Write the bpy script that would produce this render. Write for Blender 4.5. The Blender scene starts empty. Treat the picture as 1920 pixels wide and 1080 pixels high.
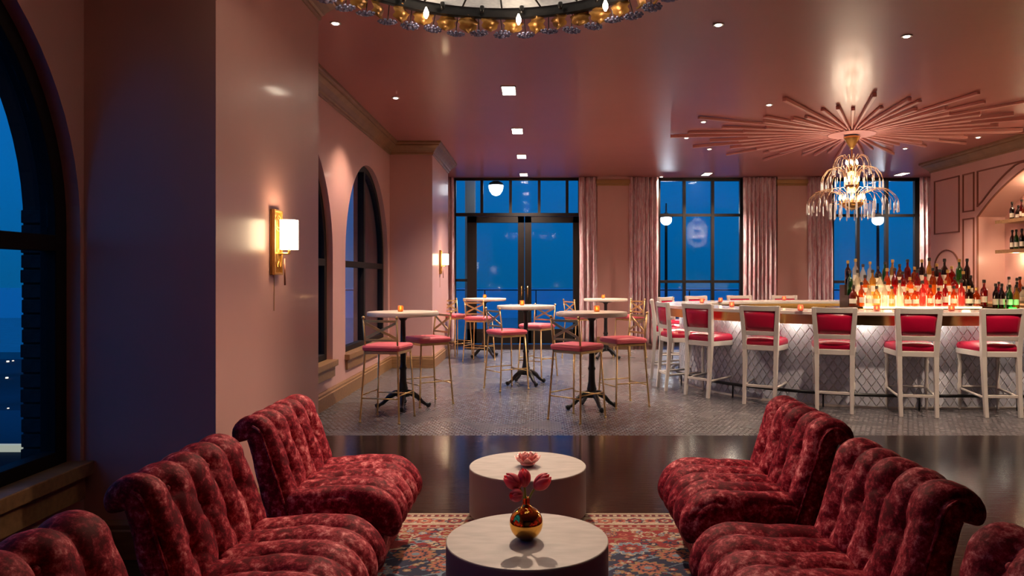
import bpy, bmesh, math, random
import numpy as np
from mathutils import Vector, Matrix, noise
from mathutils.geometry import tessellate_polygon
PI = math.pi
rnd = random.Random(7)
C = bpy.context.scene.collection
sc = bpy.context.scene

# ------------------------------------------------------------------ camera, world, exposure
EYE = 1.44; F = 1390.0; CX = 1005.0; CY = 520.0
cam = bpy.data.cameras.new('camera'); camo = bpy.data.objects.new('camera', cam); C.objects.link(camo)
camo.location = (0, 0, EYE); camo.rotation_euler = (PI/2, 0, 0)
cam.sensor_width = 36; cam.lens = F/1920*36
cam.shift_x = (960-CX)/1920; cam.shift_y = -(540-CY)/1920; cam.clip_start = .05; cam.clip_end = 2000
sc.camera = camo
sc.view_settings.view_transform = 'Standard'
sc.view_settings.look = 'None'; sc.view_settings.gamma = 1; sc.view_settings.use_curve_mapping = False
sc.view_settings.exposure = 0.32
sc.cycles.max_bounces = 8; sc.cycles.transparent_max_bounces = 16
sc.cycles.caustics_reflective = False; sc.cycles.caustics_refractive = False
sc.cycles.sample_clamp_indirect = 4

world = bpy.data.worlds.new('dusk'); sc.world = world; world.use_nodes = True
nt = world.node_tree; nt.nodes.clear()
wo = nt.nodes.new('ShaderNodeOutputWorld'); wb = nt.nodes.new('ShaderNodeBackground')
tc = nt.nodes.new('ShaderNodeTexCoord'); sx = nt.nodes.new('ShaderNodeSeparateXYZ'); rp = nt.nodes.new('ShaderNodeValToRGB')
nt.links.new(tc.outputs['Generated'], sx.inputs[0]); nt.links.new(sx.outputs['Z'], rp.inputs[0])
rp.color_ramp.elements[0].position = 0.0; rp.color_ramp.elements[0].color = (.001, .082, .235, 1)
rp.color_ramp.elements[1].position = .6; rp.color_ramp.elements[1].color = (.008, .13, .46, 1)
e = rp.color_ramp.elements.new(.12); e.color = (.001, .104, .34, 1)
nt.links.new(rp.outputs[0], wb.inputs[0]); nt.links.new(wb.outputs[0], wo.inputs[0])
wb.inputs[1].default_value = .95

LIGHT = 1.0
WARM = (1.0, .74, .53); WARM2 = (1.0, .82, .65)
def lamp(kind, loc, power, col=WARM, size=.05, spot=None, blend=.6, aim=None, name='lamp_light'):
    l = bpy.data.lights.new(name, kind); l.energy = power*LIGHT; l.color = col
    if kind in ('POINT', 'SPOT'): l.shadow_soft_size = size
    if kind == 'SPOT': l.spot_size = math.radians(spot or 90); l.spot_blend = blend
    o = bpy.data.objects.new(name, l); C.objects.link(o); o.location = loc
    if aim is not None:
        o.rotation_euler = (Vector(aim)-Vector(loc)).to_track_quat('-Z', 'Y').to_euler()
    return o

# ------------------------------------------------------------------ materials
def newmat(name):
    m = bpy.data.materials.new(name); m.use_nodes = True
    return m, m.node_tree, m.node_tree.nodes['Principled BSDF']
def pbr(name, col, rough=.5, metal=0., var=0., vscale=4., bump=0., bscale=30., sheen=0., coat=0., emit=None, es=0., stretch=None, trans=0., ior=1.45, spec=.5):
    m, t, b = newmat(name)
    b.inputs['Base Color'].default_value = (*col, 1); b.inputs['Roughness'].default_value = rough
    b.inputs['Metallic'].default_value = metal; b.inputs['Specular IOR Level'].default_value = spec
    b.inputs['Sheen Weight'].default_value = sheen; b.inputs['Coat Weight'].default_value = coat
    b.inputs['Coat Roughness'].default_value = .08
    b.inputs['Transmission Weight'].default_value = trans; b.inputs['IOR'].default_value = ior
    if emit: b.inputs['Emission Color'].default_value = (*emit, 1); b.inputs['Emission Strength'].default_value = es
    if var or bump:
        c = t.nodes.new('ShaderNodeTexCoord'); mp = t.nodes.new('ShaderNodeMapping'); t.links.new(c.outputs['Object'], mp.inputs[0])
        if stretch: mp.inputs['Scale'].default_value = stretch
        if var:
            n = t.nodes.new('ShaderNodeTexNoise'); n.inputs['Scale'].default_value = vscale; n.inputs['Detail'].default_value = 6
            t.links.new(mp.outputs[0], n.inputs[0]); r = t.nodes.new('ShaderNodeValToRGB')
            r.color_ramp.elements[0].position = .3; r.color_ramp.elements[1].position = .7
            r.color_ramp.elements[0].color = (*[max(0, x*(1-var)) for x in col], 1)
            r.color_ramp.elements[1].color = (*[min(1, x*(1+var)) for x in col], 1)
            t.links.new(n.outputs[0], r.inputs[0]); t.links.new(r.outputs[0], b.inputs['Base Color'])
        if bump:
            n2 = t.nodes.new('ShaderNodeTexNoise'); n2.inputs['Scale'].default_value = bscale; n2.inputs['Detail'].default_value = 4
            t.links.new(mp.outputs[0], n2.inputs[0]); bp = t.nodes.new('ShaderNodeBump'); bp.inputs['Strength'].default_value = bump
            bp.inputs['Distance'].default_value = .02
            t.links.new(n2.outputs[0], bp.inputs['Height']); t.links.new(bp.outputs[0], b.inputs['Normal'])
    return m
M = {}
M['plaster'] = pbr('pink_plaster', (.62, .345, .31), .34, var=.05, vscale=1.5, bump=.10, bscale=3., coat=.10, stretch=(1, 1, .5))
M['ceiling'] = pbr('pink_lacquer', (.50, .185, .165), .36, var=.05, vscale=.7, bump=.15, bscale=1.6, coat=.10)
M['crown'] = pbr('bronze_moulding', (.30, .175, .09), .38, metal=.3, var=.15, vscale=5)
M['oak'] = pbr('stained_oak', (.25, .13, .058), .42, var=.2, vscale=6, stretch=(1, 6, 6))
M['gold_trim'] = pbr('gilded_trim', (.42, .24, .10), .4, metal=.5)
M['panelmould'] = pbr('copper_brown_moulding', (.22, .075, .045), .4)
M['black'] = pbr('black_metal', (.006, .006, .007), .3)
M['castiron'] = pbr('black_cast_iron', (.008, .008, .009), .28, bump=.1, bscale=40)
M['blackframe'] = pbr('black_window_frame', (.010, .008, .008), .35)
M['greyframe'] = pbr('dark_taupe_window_frame', (.016, .012, .012), .6, spec=.15)
M['brass'] = pbr('brushed_brass', (.72, .47, .19), .22, metal=1., var=.06, vscale=3)
M['gold'] = pbr('satin_gold_leaf', (.80, .56, .25), .34, metal=.85, var=.1, vscale=20)
M['sconce'] = pbr('aged_brass', (.62, .36, .11), .35, metal=.85)
M['whitewood'] = pbr('white_painted_wood', (.62, .57, .535), .35, coat=.2)
M['redleather'] = pbr('crimson_leather', (.44, .005, .040), .27, bump=.08, bscale=60, coat=.15)
M['pinkcushion'] = pbr('coral_pink_vinyl', (.80, .15, .20), .42, bump=.08, bscale=40)
M['marble'] = pbr('white_marble', (.70, .66, .63), .16, var=.14, vscale=5, coat=.3)
M['tabletop'] = pbr('pale_stone_top', (.70, .59, .52), .35, var=.06, vscale=9)
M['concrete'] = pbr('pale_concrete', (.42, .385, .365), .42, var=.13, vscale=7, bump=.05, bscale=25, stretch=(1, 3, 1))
M['concreteshade'] = pbr('shaded_concrete', (.30, .25, .26), .5, var=.06, vscale=5)  # drum sides: same concrete with its shade mixed into the colour
M['tile'] = pbr('glazed_white_tile', (.56, .57, .66), .14, var=.12, vscale=9, coat=.3)
M['grout'] = pbr('pearl_grout', (.92, .89, .86), .25)
M['darkwood'] = pbr('dark_walnut', (.035, .016, .009), .3, coat=.2)
M['darkcab'] = pbr('black_cabinet', (.012, .009, .009), .5)
M['brick'] = pbr('dark_brick', (.035, .022, .020), .8, var=.35, vscale=10, bump=.4, bscale=30)
M['mortar'] = pbr('dark_mortar', (.02, .017, .017), .9)
M['petal'] = pbr('tulip_pink', (.92, .17, .24), .42, var=.12, vscale=40, sheen=.2)
def petalmat():
    m = M['petal']; t = m.node_tree; b = t.nodes['Principled BSDF']; o = t.nodes['Material Output']
    tl = t.nodes.new('ShaderNodeBsdfTranslucent'); tl.inputs[0].default_value = (1, .22, .26, 1); mx = t.nodes.new('ShaderNodeMixShader'); mx.inputs[0].default_value = .45
    t.links.new(b.outputs[0], mx.inputs[1]); t.links.new(tl.outputs[0], mx.inputs[2]); t.links.new(mx.outputs[0], o.inputs[0])
petalmat()
M['stem'] = pbr('tulip_green', (.32, .42, .10), .5)
M['rosegold'] = pbr('rose_copper', (1., .42, .40), .25, metal=.55)
M['vase'] = pbr('polished_gold', (.95, .50, .10), .06, metal=1.)
M['ray'] = pbr('pink_painted_batten', (.74, .37, .34), .42)
M['whitetrim'] = pbr('white_light_trim', (.75, .68, .62), .4)
M['bulb'] = pbr('warm_bulb', (1, 1, 1), .5, emit=(1., .80, .55), es=20)
M['downglow'] = pbr('downlight_lens', (1, 1, 1), .5, emit=(1., .86, .66), es=30)
M['dotglow'] = pbr('pinhole_lens', (1, 1, 1), .5, emit=(1., .86, .7), es=14)
M['shade'] = pbr('glowing_linen_shade', (.9, .85, .75), .8, emit=(1., .76, .46), es=9.0)
M['flame'] = pbr('candle_flame', (1, .6, .2), .5, emit=(1., .50, .15), es=7)
M['led'] = pbr('led_strip', (1, 1, 1), .5, emit=(1., .84, .62), es=7)
M['litshelf'] = pbr('backlit_acrylic', (1, .9, .7), .4, emit=(1., .66, .34), es=1.6)
M['nicheled'] = pbr('niche_led', (1, 1, 1), .5, emit=(1., .72, .38), es=14)
M['globe'] = pbr('lit_globe', (1, 1, 1), .5, emit=(.95, .98, 1.), es=5)
M['citylight'] = pbr('city_lights', (1, 1, 1), .5, emit=(1., .75, .45), es=2.0)
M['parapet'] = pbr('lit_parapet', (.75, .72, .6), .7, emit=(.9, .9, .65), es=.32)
M['terrace'] = pbr('terrace_paving', (.10, .36, .38), .6, var=.1)
M['land'] = pbr('dusky_bay_water', (.22, .50, .60), .35, metal=.85, bump=.3, bscale=.05)
M['extpier'] = pbr('exterior_render', (.45, .44, .42), .7)
M['townland'] = pbr('town_land', (.02, .035, .05), .9, var=.6, vscale=.05)
M['building'] = pbr('far_building', (.05, .08, .11), .8)
M['plinth'] = pbr('recessed_plinth', (.40, .30, .22), .5)  # recessed table base in its own lighter tan
M['label'] = pbr('paper_label', (.65, .58, .46), .6)
M['cap'] = pbr('black_cap', (.02, .015, .013), .4)
M['capgold'] = pbr('gold_cap', (.6, .38, .12), .35, metal=.7)

def glass_thin(name, tint=(1, 1, 1), gl=.05):
    m = bpy.data.materials.new(name); m.use_nodes = True; t = m.node_tree; t.nodes.clear()
    o = t.nodes.new('ShaderNodeOutputMaterial'); mx = t.nodes.new('ShaderNodeMixShader'); tr = t.nodes.new('ShaderNodeBsdfTransparent')
    g = t.nodes.new('ShaderNodeBsdfGlossy'); g.inputs['Roughness'].default_value = gl; lw = t.nodes.new('ShaderNodeLayerWeight'); lw.inputs[0].default_value = .5
    pw = t.nodes.new('ShaderNodeMath'); pw.operation = 'POWER'; pw.inputs[1].default_value = 5; t.links.new(lw.outputs['Facing'], pw.inputs[0])
    fr = t.nodes.new('ShaderNodeMath'); fr.operation = 'MULTIPLY_ADD'; fr.inputs[1].default_value = .9; fr.inputs[2].default_value = .012; t.links.new(pw.outputs[0], fr.inputs[0])
    tr.inputs[0].default_value = (*tint, 1)
    t.links.new(fr.outputs[0], mx.inputs[0]); t.links.new(tr.outputs[0], mx.inputs[1]); t.links.new(g.outputs[0], mx.inputs[2]); t.links.new(mx.outputs[0], o.inputs[0])
    return m
M['pane'] = glass_thin('window_glass', (.97, .99, 1))
def crystal_mat():
    m = bpy.data.materials.new('cut_crystal'); m.use_nodes = True; t = m.node_tree; t.nodes.clear()
    o = t.nodes.new('ShaderNodeOutputMaterial'); mx = t.nodes.new('ShaderNodeMixShader'); tr = t.nodes.new('ShaderNodeBsdfTransparent')
    g = t.nodes.new('ShaderNodeBsdfGlossy'); g.inputs['Roughness'].default_value = .12; g.inputs[0].default_value = (1, .93, .85, 1)
    tr.inputs[0].default_value = (.93, .93, .95, 1)
    lw = t.nodes.new('ShaderNodeLayerWeight'); lw.inputs[0].default_value = .62
    t.links.new(lw.outputs['Facing'], mx.inputs[0]); t.links.new(tr.outputs[0], mx.inputs[1]); t.links.new(g.outputs[0], mx.inputs[2]); t.links.new(mx.outputs[0], o.inputs[0])
    return m
M['crystal'] = crystal_mat()
M['arm'] = pbr('smoked_gold_glass', (.75, .5, .3), .15, metal=.5)
def dropmat():
    m = bpy.data.materials.new('sparkling_crystal'); m.use_nodes = True; t = m.node_tree; t.nodes.clear()
    o = t.nodes.new('ShaderNodeOutputMaterial'); m1 = t.nodes.new('ShaderNodeMixShader'); m2 = t.nodes.new('ShaderNodeMixShader'); tr = t.nodes.new('ShaderNodeBsdfTransparent'); tl = t.nodes.new('ShaderNodeBsdfTranslucent'); g = t.nodes.new('ShaderNodeBsdfGlossy')
    g.inputs['Roughness'].default_value = .15; tl.inputs[0].default_value = (1, .95, .92, 1); m1.inputs[0].default_value = .5; m2.inputs[0].default_value = .5
    t.links.new(tl.outputs[0], m1.inputs[1]); t.links.new(g.outputs[0], m1.inputs[2]); t.links.new(tr.outputs[0], m2.inputs[1]); t.links.new(m1.outputs[0], m2.inputs[2]); t.links.new(m2.outputs[0], o.inputs[0])
    return m
M['drop'] = dropmat()
def liquor(name, col):
    m = bpy.data.materials.new(name); m.use_nodes = True; t = m.node_tree; t.nodes.clear()
    o = t.nodes.new('ShaderNodeOutputMaterial'); m1 = t.nodes.new('ShaderNodeMixShader'); m2 = t.nodes.new('ShaderNodeMixShader')
    tr = t.nodes.new('ShaderNodeBsdfTransparent'); tl = t.nodes.new('ShaderNodeBsdfTranslucent'); g = t.nodes.new('ShaderNodeBsdfGlossy')
    tr.inputs[0].default_value = (*[min(1, c**.6) for c in col], 1); tl.inputs[0].default_value = (*col, 1); g.inputs['Roughness'].default_value = .08
    lw = t.nodes.new('ShaderNodeLayerWeight'); lw.inputs[0].default_value = .25; fr = t.nodes.new('ShaderNodeMath'); fr.operation = 'MULTIPLY_ADD'; fr.inputs[1].default_value = .7; fr.inputs[2].default_value = .04; t.links.new(lw.outputs['Facing'], fr.inputs[0]); m1.inputs[0].default_value = .38
    t.links.new(tr.outputs[0], m1.inputs[1]); t.links.new(tl.outputs[0], m1.inputs[2])
    t.links.new(fr.outputs[0], m2.inputs[0]); t.links.new(m1.outputs[0], m2.inputs[1]); t.links.new(g.outputs[0], m2.inputs[2]); t.links.new(m2.outputs[0], o.inputs[0])
    return m
LIQ = {'amber': liquor('amber_spirit', (.50, .13, .015)), 'red': liquor('red_liqueur', (.38, .015, .012)), 'clear': liquor('clear_spirit', (.85, .84, .75)),
       'green': liquor('green_glass', (.04, .25, .05)), 'dark': liquor('dark_brown_glass', (.05, .015, .008)), 'orange': liquor('orange_aperitif', (.72, .15, .03)),
       'honey': liquor('honey_spirit', (.70, .40, .10)), 'pink': liquor('pink_liqueur', (.75, .12, .11))}
M['votive'] = liquor('amber_votive_glass', (.95, .50, .20)); M['votivered'] = liquor('rose_votive_glass', (.95, .42, .36))

def velvet():
    m, t, b = newmat('crushed_crimson_velvet')
    c = t.nodes.new('ShaderNodeTexCoord'); oi = t.nodes.new('ShaderNodeObjectInfo')
    ad = t.nodes.new('ShaderNodeVectorMath'); ad.operation = 'ADD'
    sc_ = t.nodes.new('ShaderNodeVectorMath'); sc_.operation = 'SCALE'; sc_.inputs[0].default_value = (7, 5, 3)
    t.links.new(oi.outputs['Random'], sc_.inputs['Scale']); t.links.new(c.outputs['Object'], ad.inputs[0]); t.links.new(sc_.outputs[0], ad.inputs[1])
    n = t.nodes.new('ShaderNodeTexNoise'); n.inputs['Scale'].default_value = 26; n.inputs['Detail'].default_value = 9; n.inputs['Roughness'].default_value = .76; n.inputs['Distortion'].default_value = .15
    t.links.new(ad.outputs[0], n.inputs[0])
    n3 = t.nodes.new('ShaderNodeTexNoise'); n3.inputs['Scale'].default_value = 3.2; n3.inputs['Detail'].default_value = 3
    t.links.new(ad.outputs[0], n3.inputs[0])
    mx = t.nodes.new('ShaderNodeMath'); mx.operation = 'MULTIPLY_ADD'; mx.inputs[1].default_value = .26; t.links.new(n3.outputs[0], mx.inputs[0])
    m2 = t.nodes.new('ShaderNodeMath'); m2.operation = 'MULTIPLY'; m2.inputs[1].default_value = .95; t.links.new(n.outputs[0], m2.inputs[0]); t.links.new(m2.outputs[0], mx.inputs[2])
    r = t.nodes.new('ShaderNodeValToRGB'); t.links.new(mx.outputs[0], r.inputs[0])
    E = r.color_ramp.elements; E[0].position = .53; E[0].color = (.10, .002, .009, 1); E[1].position = .76; E[1].color = (.84, .30, .31, 1)
    a = E.new(.60); a.color = (.25, .009, .024, 1); a = E.new(.655); a.color = (.42, .045, .065, 1)
    t.links.new(r.outputs[0], b.inputs['Base Color'])
    b.inputs['Roughness'].default_value = .6; b.inputs['Specular IOR Level'].default_value = .10; b.inputs['Sheen Weight'].default_value = 0; b.inputs['Sheen Roughness'].default_value = .35
    b.inputs['Sheen Tint'].default_value = (1, .45, .45, 1)
    bp = t.nodes.new('ShaderNodeBump'); bp.inputs['Strength'].default_value = .35; bp.inputs['Distance'].default_value = .006
    t.links.new(n.outputs[0], bp.inputs['Height']); t.links.new(bp.outputs[0], b.inputs['Normal'])
    return m
M['velvet'] = velvet()

def mosaic():
    m, t, b = newmat('grey_mosaic_tile')
    c = t.nodes.new('ShaderNodeTexCoord'); mp = t.nodes.new('ShaderNodeMapping'); t.links.new(c.outputs['Object'], mp.inputs[0])
    br = t.nodes.new('ShaderNodeTexBrick'); t.links.new(mp.outputs[0], br.inputs[0])
    br.inputs['Scale'].default_value = 1.; br.inputs['Brick Width'].default_value = .05; br.inputs['Row Height'].default_value = .05
    br.inputs['Mortar Size'].default_value = .008; br.inputs['Mortar Smooth'].default_value = .5; br.inputs['Bias'].default_value = 0
    br.inputs['Color1'].default_value = (.125, .115, .125, 1); br.inputs['Color2'].default_value = (.19, .172, .183, 1); br.inputs['Mortar'].default_value = (.035, .032, .038, 1)
    n = t.nodes.new('ShaderNodeTexNoise'); n.inputs['Scale'].default_value = 1.3; t.links.new(c.outputs['Object'], n.inputs[0])
    t.links.new(br.outputs[0], b.inputs['Base Color'])
    rr = t.nodes.new('ShaderNodeMapRange'); rr.inputs[3].default_value = .18; rr.inputs[4].default_value = .34
    t.links.new(n.outputs[0], rr.inputs[0]); t.links.new(rr.outputs[0], b.inputs['Roughness'])
    bp = t.nodes.new('ShaderNodeBump'); bp.inputs['Strength'].default_value = .5; bp.inputs['Distance'].default_value = .004; bp.invert = True
    n2 = t.nodes.new('ShaderNodeTexNoise'); n2.inputs['Scale'].default_value = 22; t.links.new(c.outputs['Object'], n2.inputs[0])
    bp2 = t.nodes.new('ShaderNodeBump'); bp2.inputs['Strength'].default_value = .25; bp2.inputs['Distance'].default_value = .01
    t.links.new(br.outputs['Fac'], bp.inputs['Height']); t.links.new(n2.outputs[0], bp2.inputs['Height']); t.links.new(bp.outputs[0], bp2.inputs['Normal']); t.links.new(bp2.outputs[0], b.inputs['Normal'])
    return m
M['mosaic'] = mosaic()
def darkfloor():
    m, t, b = newmat('dark_polished_boards')
    c = t.nodes.new('ShaderNodeTexCoord'); mp = t.nodes.new('ShaderNodeMapping'); t.links.new(c.outputs['Object'], mp.inputs[0])
    mp.inputs['Scale'].default_value = (1, 9, 1)
    n = t.nodes.new('ShaderNodeTexNoise'); n.inputs['Scale'].default_value = 5; n.inputs['Detail'].default_value = 7; t.links.new(mp.outputs[0], n.inputs[0])
    r = t.nodes.new('ShaderNodeValToRGB'); r.color_ramp.elements[0].color = (.006, .0035, .003, 1); r.color_ramp.elements[1].color = (.028, .014, .010, 1)
    t.links.new(n.outputs[0], r.inputs[0]); t.links.new(r.outputs[0], b.inputs['Base Color'])
    b.inputs['Roughness'].default_value = .15; b.inputs['Specular IOR Level'].default_value = .3
    bp = t.nodes.new('ShaderNodeBump'); bp.inputs['Strength'].default_value = .10; bp.inputs['Distance'].default_value = .01
    t.links.new(n.outputs[0], bp.inputs['Height']); t.links.new(bp.outputs[0], b.inputs['Normal'])
    return m
M['darkfloor'] = darkfloor()
def curtainmat():
    m, t, b = newmat('pink_ikat_fabric')
    c = t.nodes.new('ShaderNodeTexCoord'); mp = t.nodes.new('ShaderNodeMapping'); t.links.new(c.outputs['UV'], mp.inputs[0])
    w = t.nodes.new('ShaderNodeTexWave'); w.wave_type = 'BANDS'; w.bands_direction = 'X'; w.inputs['Scale'].default_value = 3.2; w.inputs['Distortion'].default_value = 9.; w.inputs['Detail'].default_value = 4; w.inputs['Detail Scale'].default_value = 1.4
    mp.inputs['Scale'].default_value = (1.0, .55, 1); t.links.new(mp.outputs[0], w.inputs[0])
    r = t.nodes.new('ShaderNodeValToRGB'); E = r.color_ramp.elements
    E[0].position = 0; E[0].color = (.56, .28, .32, 1); E[1].position = 1; E[1].color = (.78, .60, .60, 1)
    a = E.new(.35); a.color = (.72, .42, .43, 1); a = E.new(.65); a.color = (.60, .45, .52, 1)
    t.links.new(w.outputs[0], r.inputs[0]); t.links.new(r.outputs[0], b.inputs['Base Color']); b.inputs['Roughness'].default_value = .6; b.inputs['Sheen Weight'].default_value = .2
    return m
M['curtain'] = curtainmat()
def attrmat():
    m, t, b = newmat('woven_rug_pile'); a = t.nodes.new('ShaderNodeVertexColor'); a.layer_name = 'weave'
    t.links.new(a.outputs[0], b.inputs['Base Color']); b.inputs['Roughness'].default_value = .9
    return m
M['rug'] = attrmat()
def brickmat():
    m, t, b = newmat('dark_brickwork')
    c = t.nodes.new('ShaderNodeTexCoord'); mp = t.nodes.new('ShaderNodeMapping'); t.links.new(c.outputs['Object'], mp.inputs[0]); mp.inputs['Rotation'].default_value = (PI/2, 0, PI/2)
    br = t.nodes.new('ShaderNodeTexBrick'); t.links.new(mp.outputs[0], br.inputs[0]); br.inputs['Scale'].default_value = 1; br.inputs['Brick Width'].default_value = .22; br.inputs['Row Height'].default_value = .075
    br.inputs['Color1'].default_value = (.04, .025, .022, 1); br.inputs['Color2'].default_value = (.025, .017, .016, 1); br.inputs['Mortar'].default_value = (.015, .013, .013, 1); br.inputs['Mortar Size'].default_value = .008
    t.links.new(br.outputs[0], b.inputs['Base Color']); b.inputs['Roughness'].default_value = .9
    return m
M['brickwall'] = brickmat()
def ambermat():
    m, t, b = newmat('amber_glass_leaf')
    c = t.nodes.new('ShaderNodeTexCoord'); n = t.nodes.new('ShaderNodeTexNoise'); n.inputs['Scale'].default_value = 9; t.links.new(c.outputs['Object'], n.inputs[0])
    r = t.nodes.new('ShaderNodeValToRGB'); r.color_ramp.elements[0].position = .4; r.color_ramp.elements[0].color = (.16, .06, .01, 1); r.color_ramp.elements[1].position = .65; r.color_ramp.elements[1].color = (.60, .33, .09, 1)
    t.links.new(n.outputs[0], r.inputs[0]); t.links.new(r.outputs[0], b.inputs['Base Color']); b.inputs['Roughness'].default_value = .3; b.inputs['Metallic'].default_value = .5
    return m
M['amber'] = ambermat()
def seedyglass():
    m, t, b = newmat('backlit_seeded_glass')
    c = t.nodes.new('ShaderNodeTexCoord'); n = t.nodes.new('ShaderNodeTexVoronoi'); n.inputs['Scale'].default_value = 40; t.links.new(c.outputs['Object'], n.inputs[0])
    r = t.nodes.new('ShaderNodeValToRGB'); r.color_ramp.elements[0].color = (.75, .68, .58, 1); r.color_ramp.elements[1].color = (.30, .28, .26, 1)
    t.links.new(n.outputs[0], r.inputs[0]); t.links.new(r.outputs[0], b.inputs['Emission Color']); b.inputs['Emission Strength'].default_value = .38
    b.inputs['Base Color'].default_value = (.6, .6, .6, 1)
    return m
M['seedy'] = seedyglass()

# ------------------------------------------------------------------ mesh helpers
def link(name, me, mat=None, parent=None, smooth=False, bevel=0., loc=None, bseg=2):
    if mat is not None and not me.materials: me.materials.append(mat)
    if smooth:
        for p in me.polygons: p.use_smooth = True
    o = bpy.data.objects.new(name, me); C.objects.link(o)
    if parent is not None: o.parent = parent
    if loc is not None: o.location = loc
    if bevel:
        b = o.modifiers.new('bevel', 'BEVEL'); b.width = bevel; b.segments = bseg; b.limit_method = 'ANGLE'; b.angle_limit = math.radians(40)
    return o
def perp(d):
    a = Vector((0, 0, 1)) if abs(d.z) < .9 else Vector((1, 0, 0))
    u = d.cross(a).normalized(); return u, d.cross(u).normalized()
class MB:
    def __init__(s): s.v = []; s.f = []
    def box(s, x0, x1, y0, y1, z0, z1, rz=0., about=None):
        n = len(s.v)
        P = [(x0, y0, z0), (x1, y0, z0), (x1, y1, z0), (x0, y1, z0), (x0, y0, z1), (x1, y0, z1), (x1, y1, z1), (x0, y1, z1)]
        if rz:
            ax, ay = about if about else ((x0+x1)/2, (y0+y1)/2); c, q = math.cos(rz), math.sin(rz)
            P = [(ax+(x-ax)*c-(y-ay)*q, ay+(x-ax)*q+(y-ay)*c, z) for x, y, z in P]
        s.v += P
        s.f += [tuple(n+i for i in f) for f in ((0, 3, 2, 1), (4, 5, 6, 7), (0, 1, 5, 4), (1, 2, 6, 5), (2, 3, 7, 6), (3, 0, 4, 7))]
        return s
    def bar(s, p0, p1, w, h, up=(0, 0, 1), w1=None, h1=None):
        p0 = Vector(p0); p1 = Vector(p1); d = (p1-p0).normalized(); side = d.cross(Vector(up)).normalized(); u = side.cross(d).normalized(); n = len(s.v)
        for p, ww, hh in ((p0, w, h), (p1, w1 or w, h1 or h)):
            for a, b in ((-1, -1), (1, -1), (1, 1), (-1, 1)): s.v.append(tuple(p+side*a*ww/2+u*b*hh/2))
        s.f += [tuple(n+i for i in f) for f in ((0, 1, 2, 3), (7, 6, 5, 4), (0, 4, 5, 1), (1, 5, 6, 2), (2, 6, 7, 3), (3, 7, 4, 0))]
        return s
    def path(s, pts, r, n=8, closed=False):
        pts = [Vector(p) for p in pts]; R = r if isinstance(r, (list, tuple)) else [r]*len(pts); b0 = len(s.v); m = len(pts); pu = None
        for i, p in enumerate(pts):
            if closed: d = pts[(i+1) % m]-pts[i-1]
            else: d = pts[min(i+1, m-1)]-pts[max(i-1, 0)]
            d.normalize()
            if pu is None: u, w = perp(d)
            else:
                u = (pu-d*pu.dot(d)); u = u.normalized() if u.length > 1e-6 else perp(d)[0]; w = d.cross(u).normalized()
            pu = u
            for k in range(n):
                a = 2*PI*k/n; s.v.append(tuple(p+u*math.cos(a)*R[i]+w*math.sin(a)*R[i]))
        for i in range(m if closed else m-1):
            j = (i+1) % m
            for k in range(n):
                s.f.append((b0+i*n+k, b0+i*n+(k+1) % n, b0+j*n+(k+1) % n, b0+j*n+k))
        if not closed:
            s.f.append(tuple(b0+k for k in reversed(range(n)))); s.f.append(tuple(b0+(m-1)*n+k for k in range(n)))
        return s
    def tube(s, a, b, r, n=8, r2=None): return s.path([a, b], [r, r2 if r2 is not None else r], n)
    def lathe(s, prof, n=24, c=(0, 0, 0)):
        b0 = len(s.v); m = len(prof)
        for r, z in prof:
            for k in range(n):
                a = 2*PI*k/n; s.v.append((c[0]+max(r, 1e-5)*math.cos(a), c[1]+max(r, 1e-5)*math.sin(a), c[2]+z))
        for i in range(m-1):
            for k in range(n): s.f.append((b0+i*n+k, b0+i*n+(k+1) % n, b0+(i+1)*n+(k+1) % n, b0+(i+1)*n+k))
        if prof[0] == prof[-1]: return s
        s.f.append(tuple(b0+k for k in reversed(range(n)))); s.f.append(tuple(b0+(m-1)*n+k for k in range(n)))
        return s
    def sphere(s, c, r, n=12, m=8, sz=1.):
        return s.lathe([(r*math.sin(PI*i/m), -r*sz*math.cos(PI*i/m)) for i in range(m+1)], n, c)
    def poly(s, loops, to3d, depth):
        """extruded polygon with holes; loops of 2d points"""
        flat = [p for l in loops for p in l]; b0 = len(s.v); N = len(flat); d = Vector(depth)
        A = [Vector(to3d(*p)) for p in flat]
        s.v += [tuple(a) for a in A]+[tuple(a+d) for a in A]
        for t in tessellate_polygon([[Vector((p[0], p[1], 0)) for p in l] for l in loops]):
            s.f.append(tuple(b0+i for i in t)); s.f.append(tuple(b0+N+i for i in reversed(t)))
        o = 0
        for l in loops:
            m = len(l)
            for i in range(m): s.f.append((b0+o+i, b0+o+(i+1) % m, b0+N+o+(i+1) % m, b0+N+o+i))
            o += m
        return s
    def me(s, name, fix=True):
        m = bpy.data.meshes.new(name); m.from_pydata(s.v, [], s.f); m.update()
        if fix:
            b = bmesh.new(); b.from_mesh(m); bmesh.ops.recalc_face_normals(b, faces=b.faces); b.to_mesh(m); b.free()
        return m
    def build(s, name, mat, parent=None, smooth=False, bevel=0., loc=None, auto=False):
        o = link(name, s.me(name), mat, parent, smooth, bevel, loc)
        if auto:
            for p in o.data.polygons: p.use_smooth = True
            o.data.set_sharp_from_angle(angle=math.radians(38))
        return o
def empty(name, loc=(0, 0, 0), rz=0.):
    o = bpy.data.objects.new(name, None); C.objects.link(o); o.location = loc; o.rotation_euler = (0, 0, rz); o.empty_display_size = .1
    return o
def tag(o, label=None, cat=None, group=None, kind=None):
    if label: o['label'] = label
    if cat: o['category'] = cat
    if group: o['group'] = group
    if kind: o['kind'] = kind
    return o
def struct(o, label=None):
    o['kind'] = 'structure'
    if label: o['label'] = label
    return o
def kids(o): return list(o.children)
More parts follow.
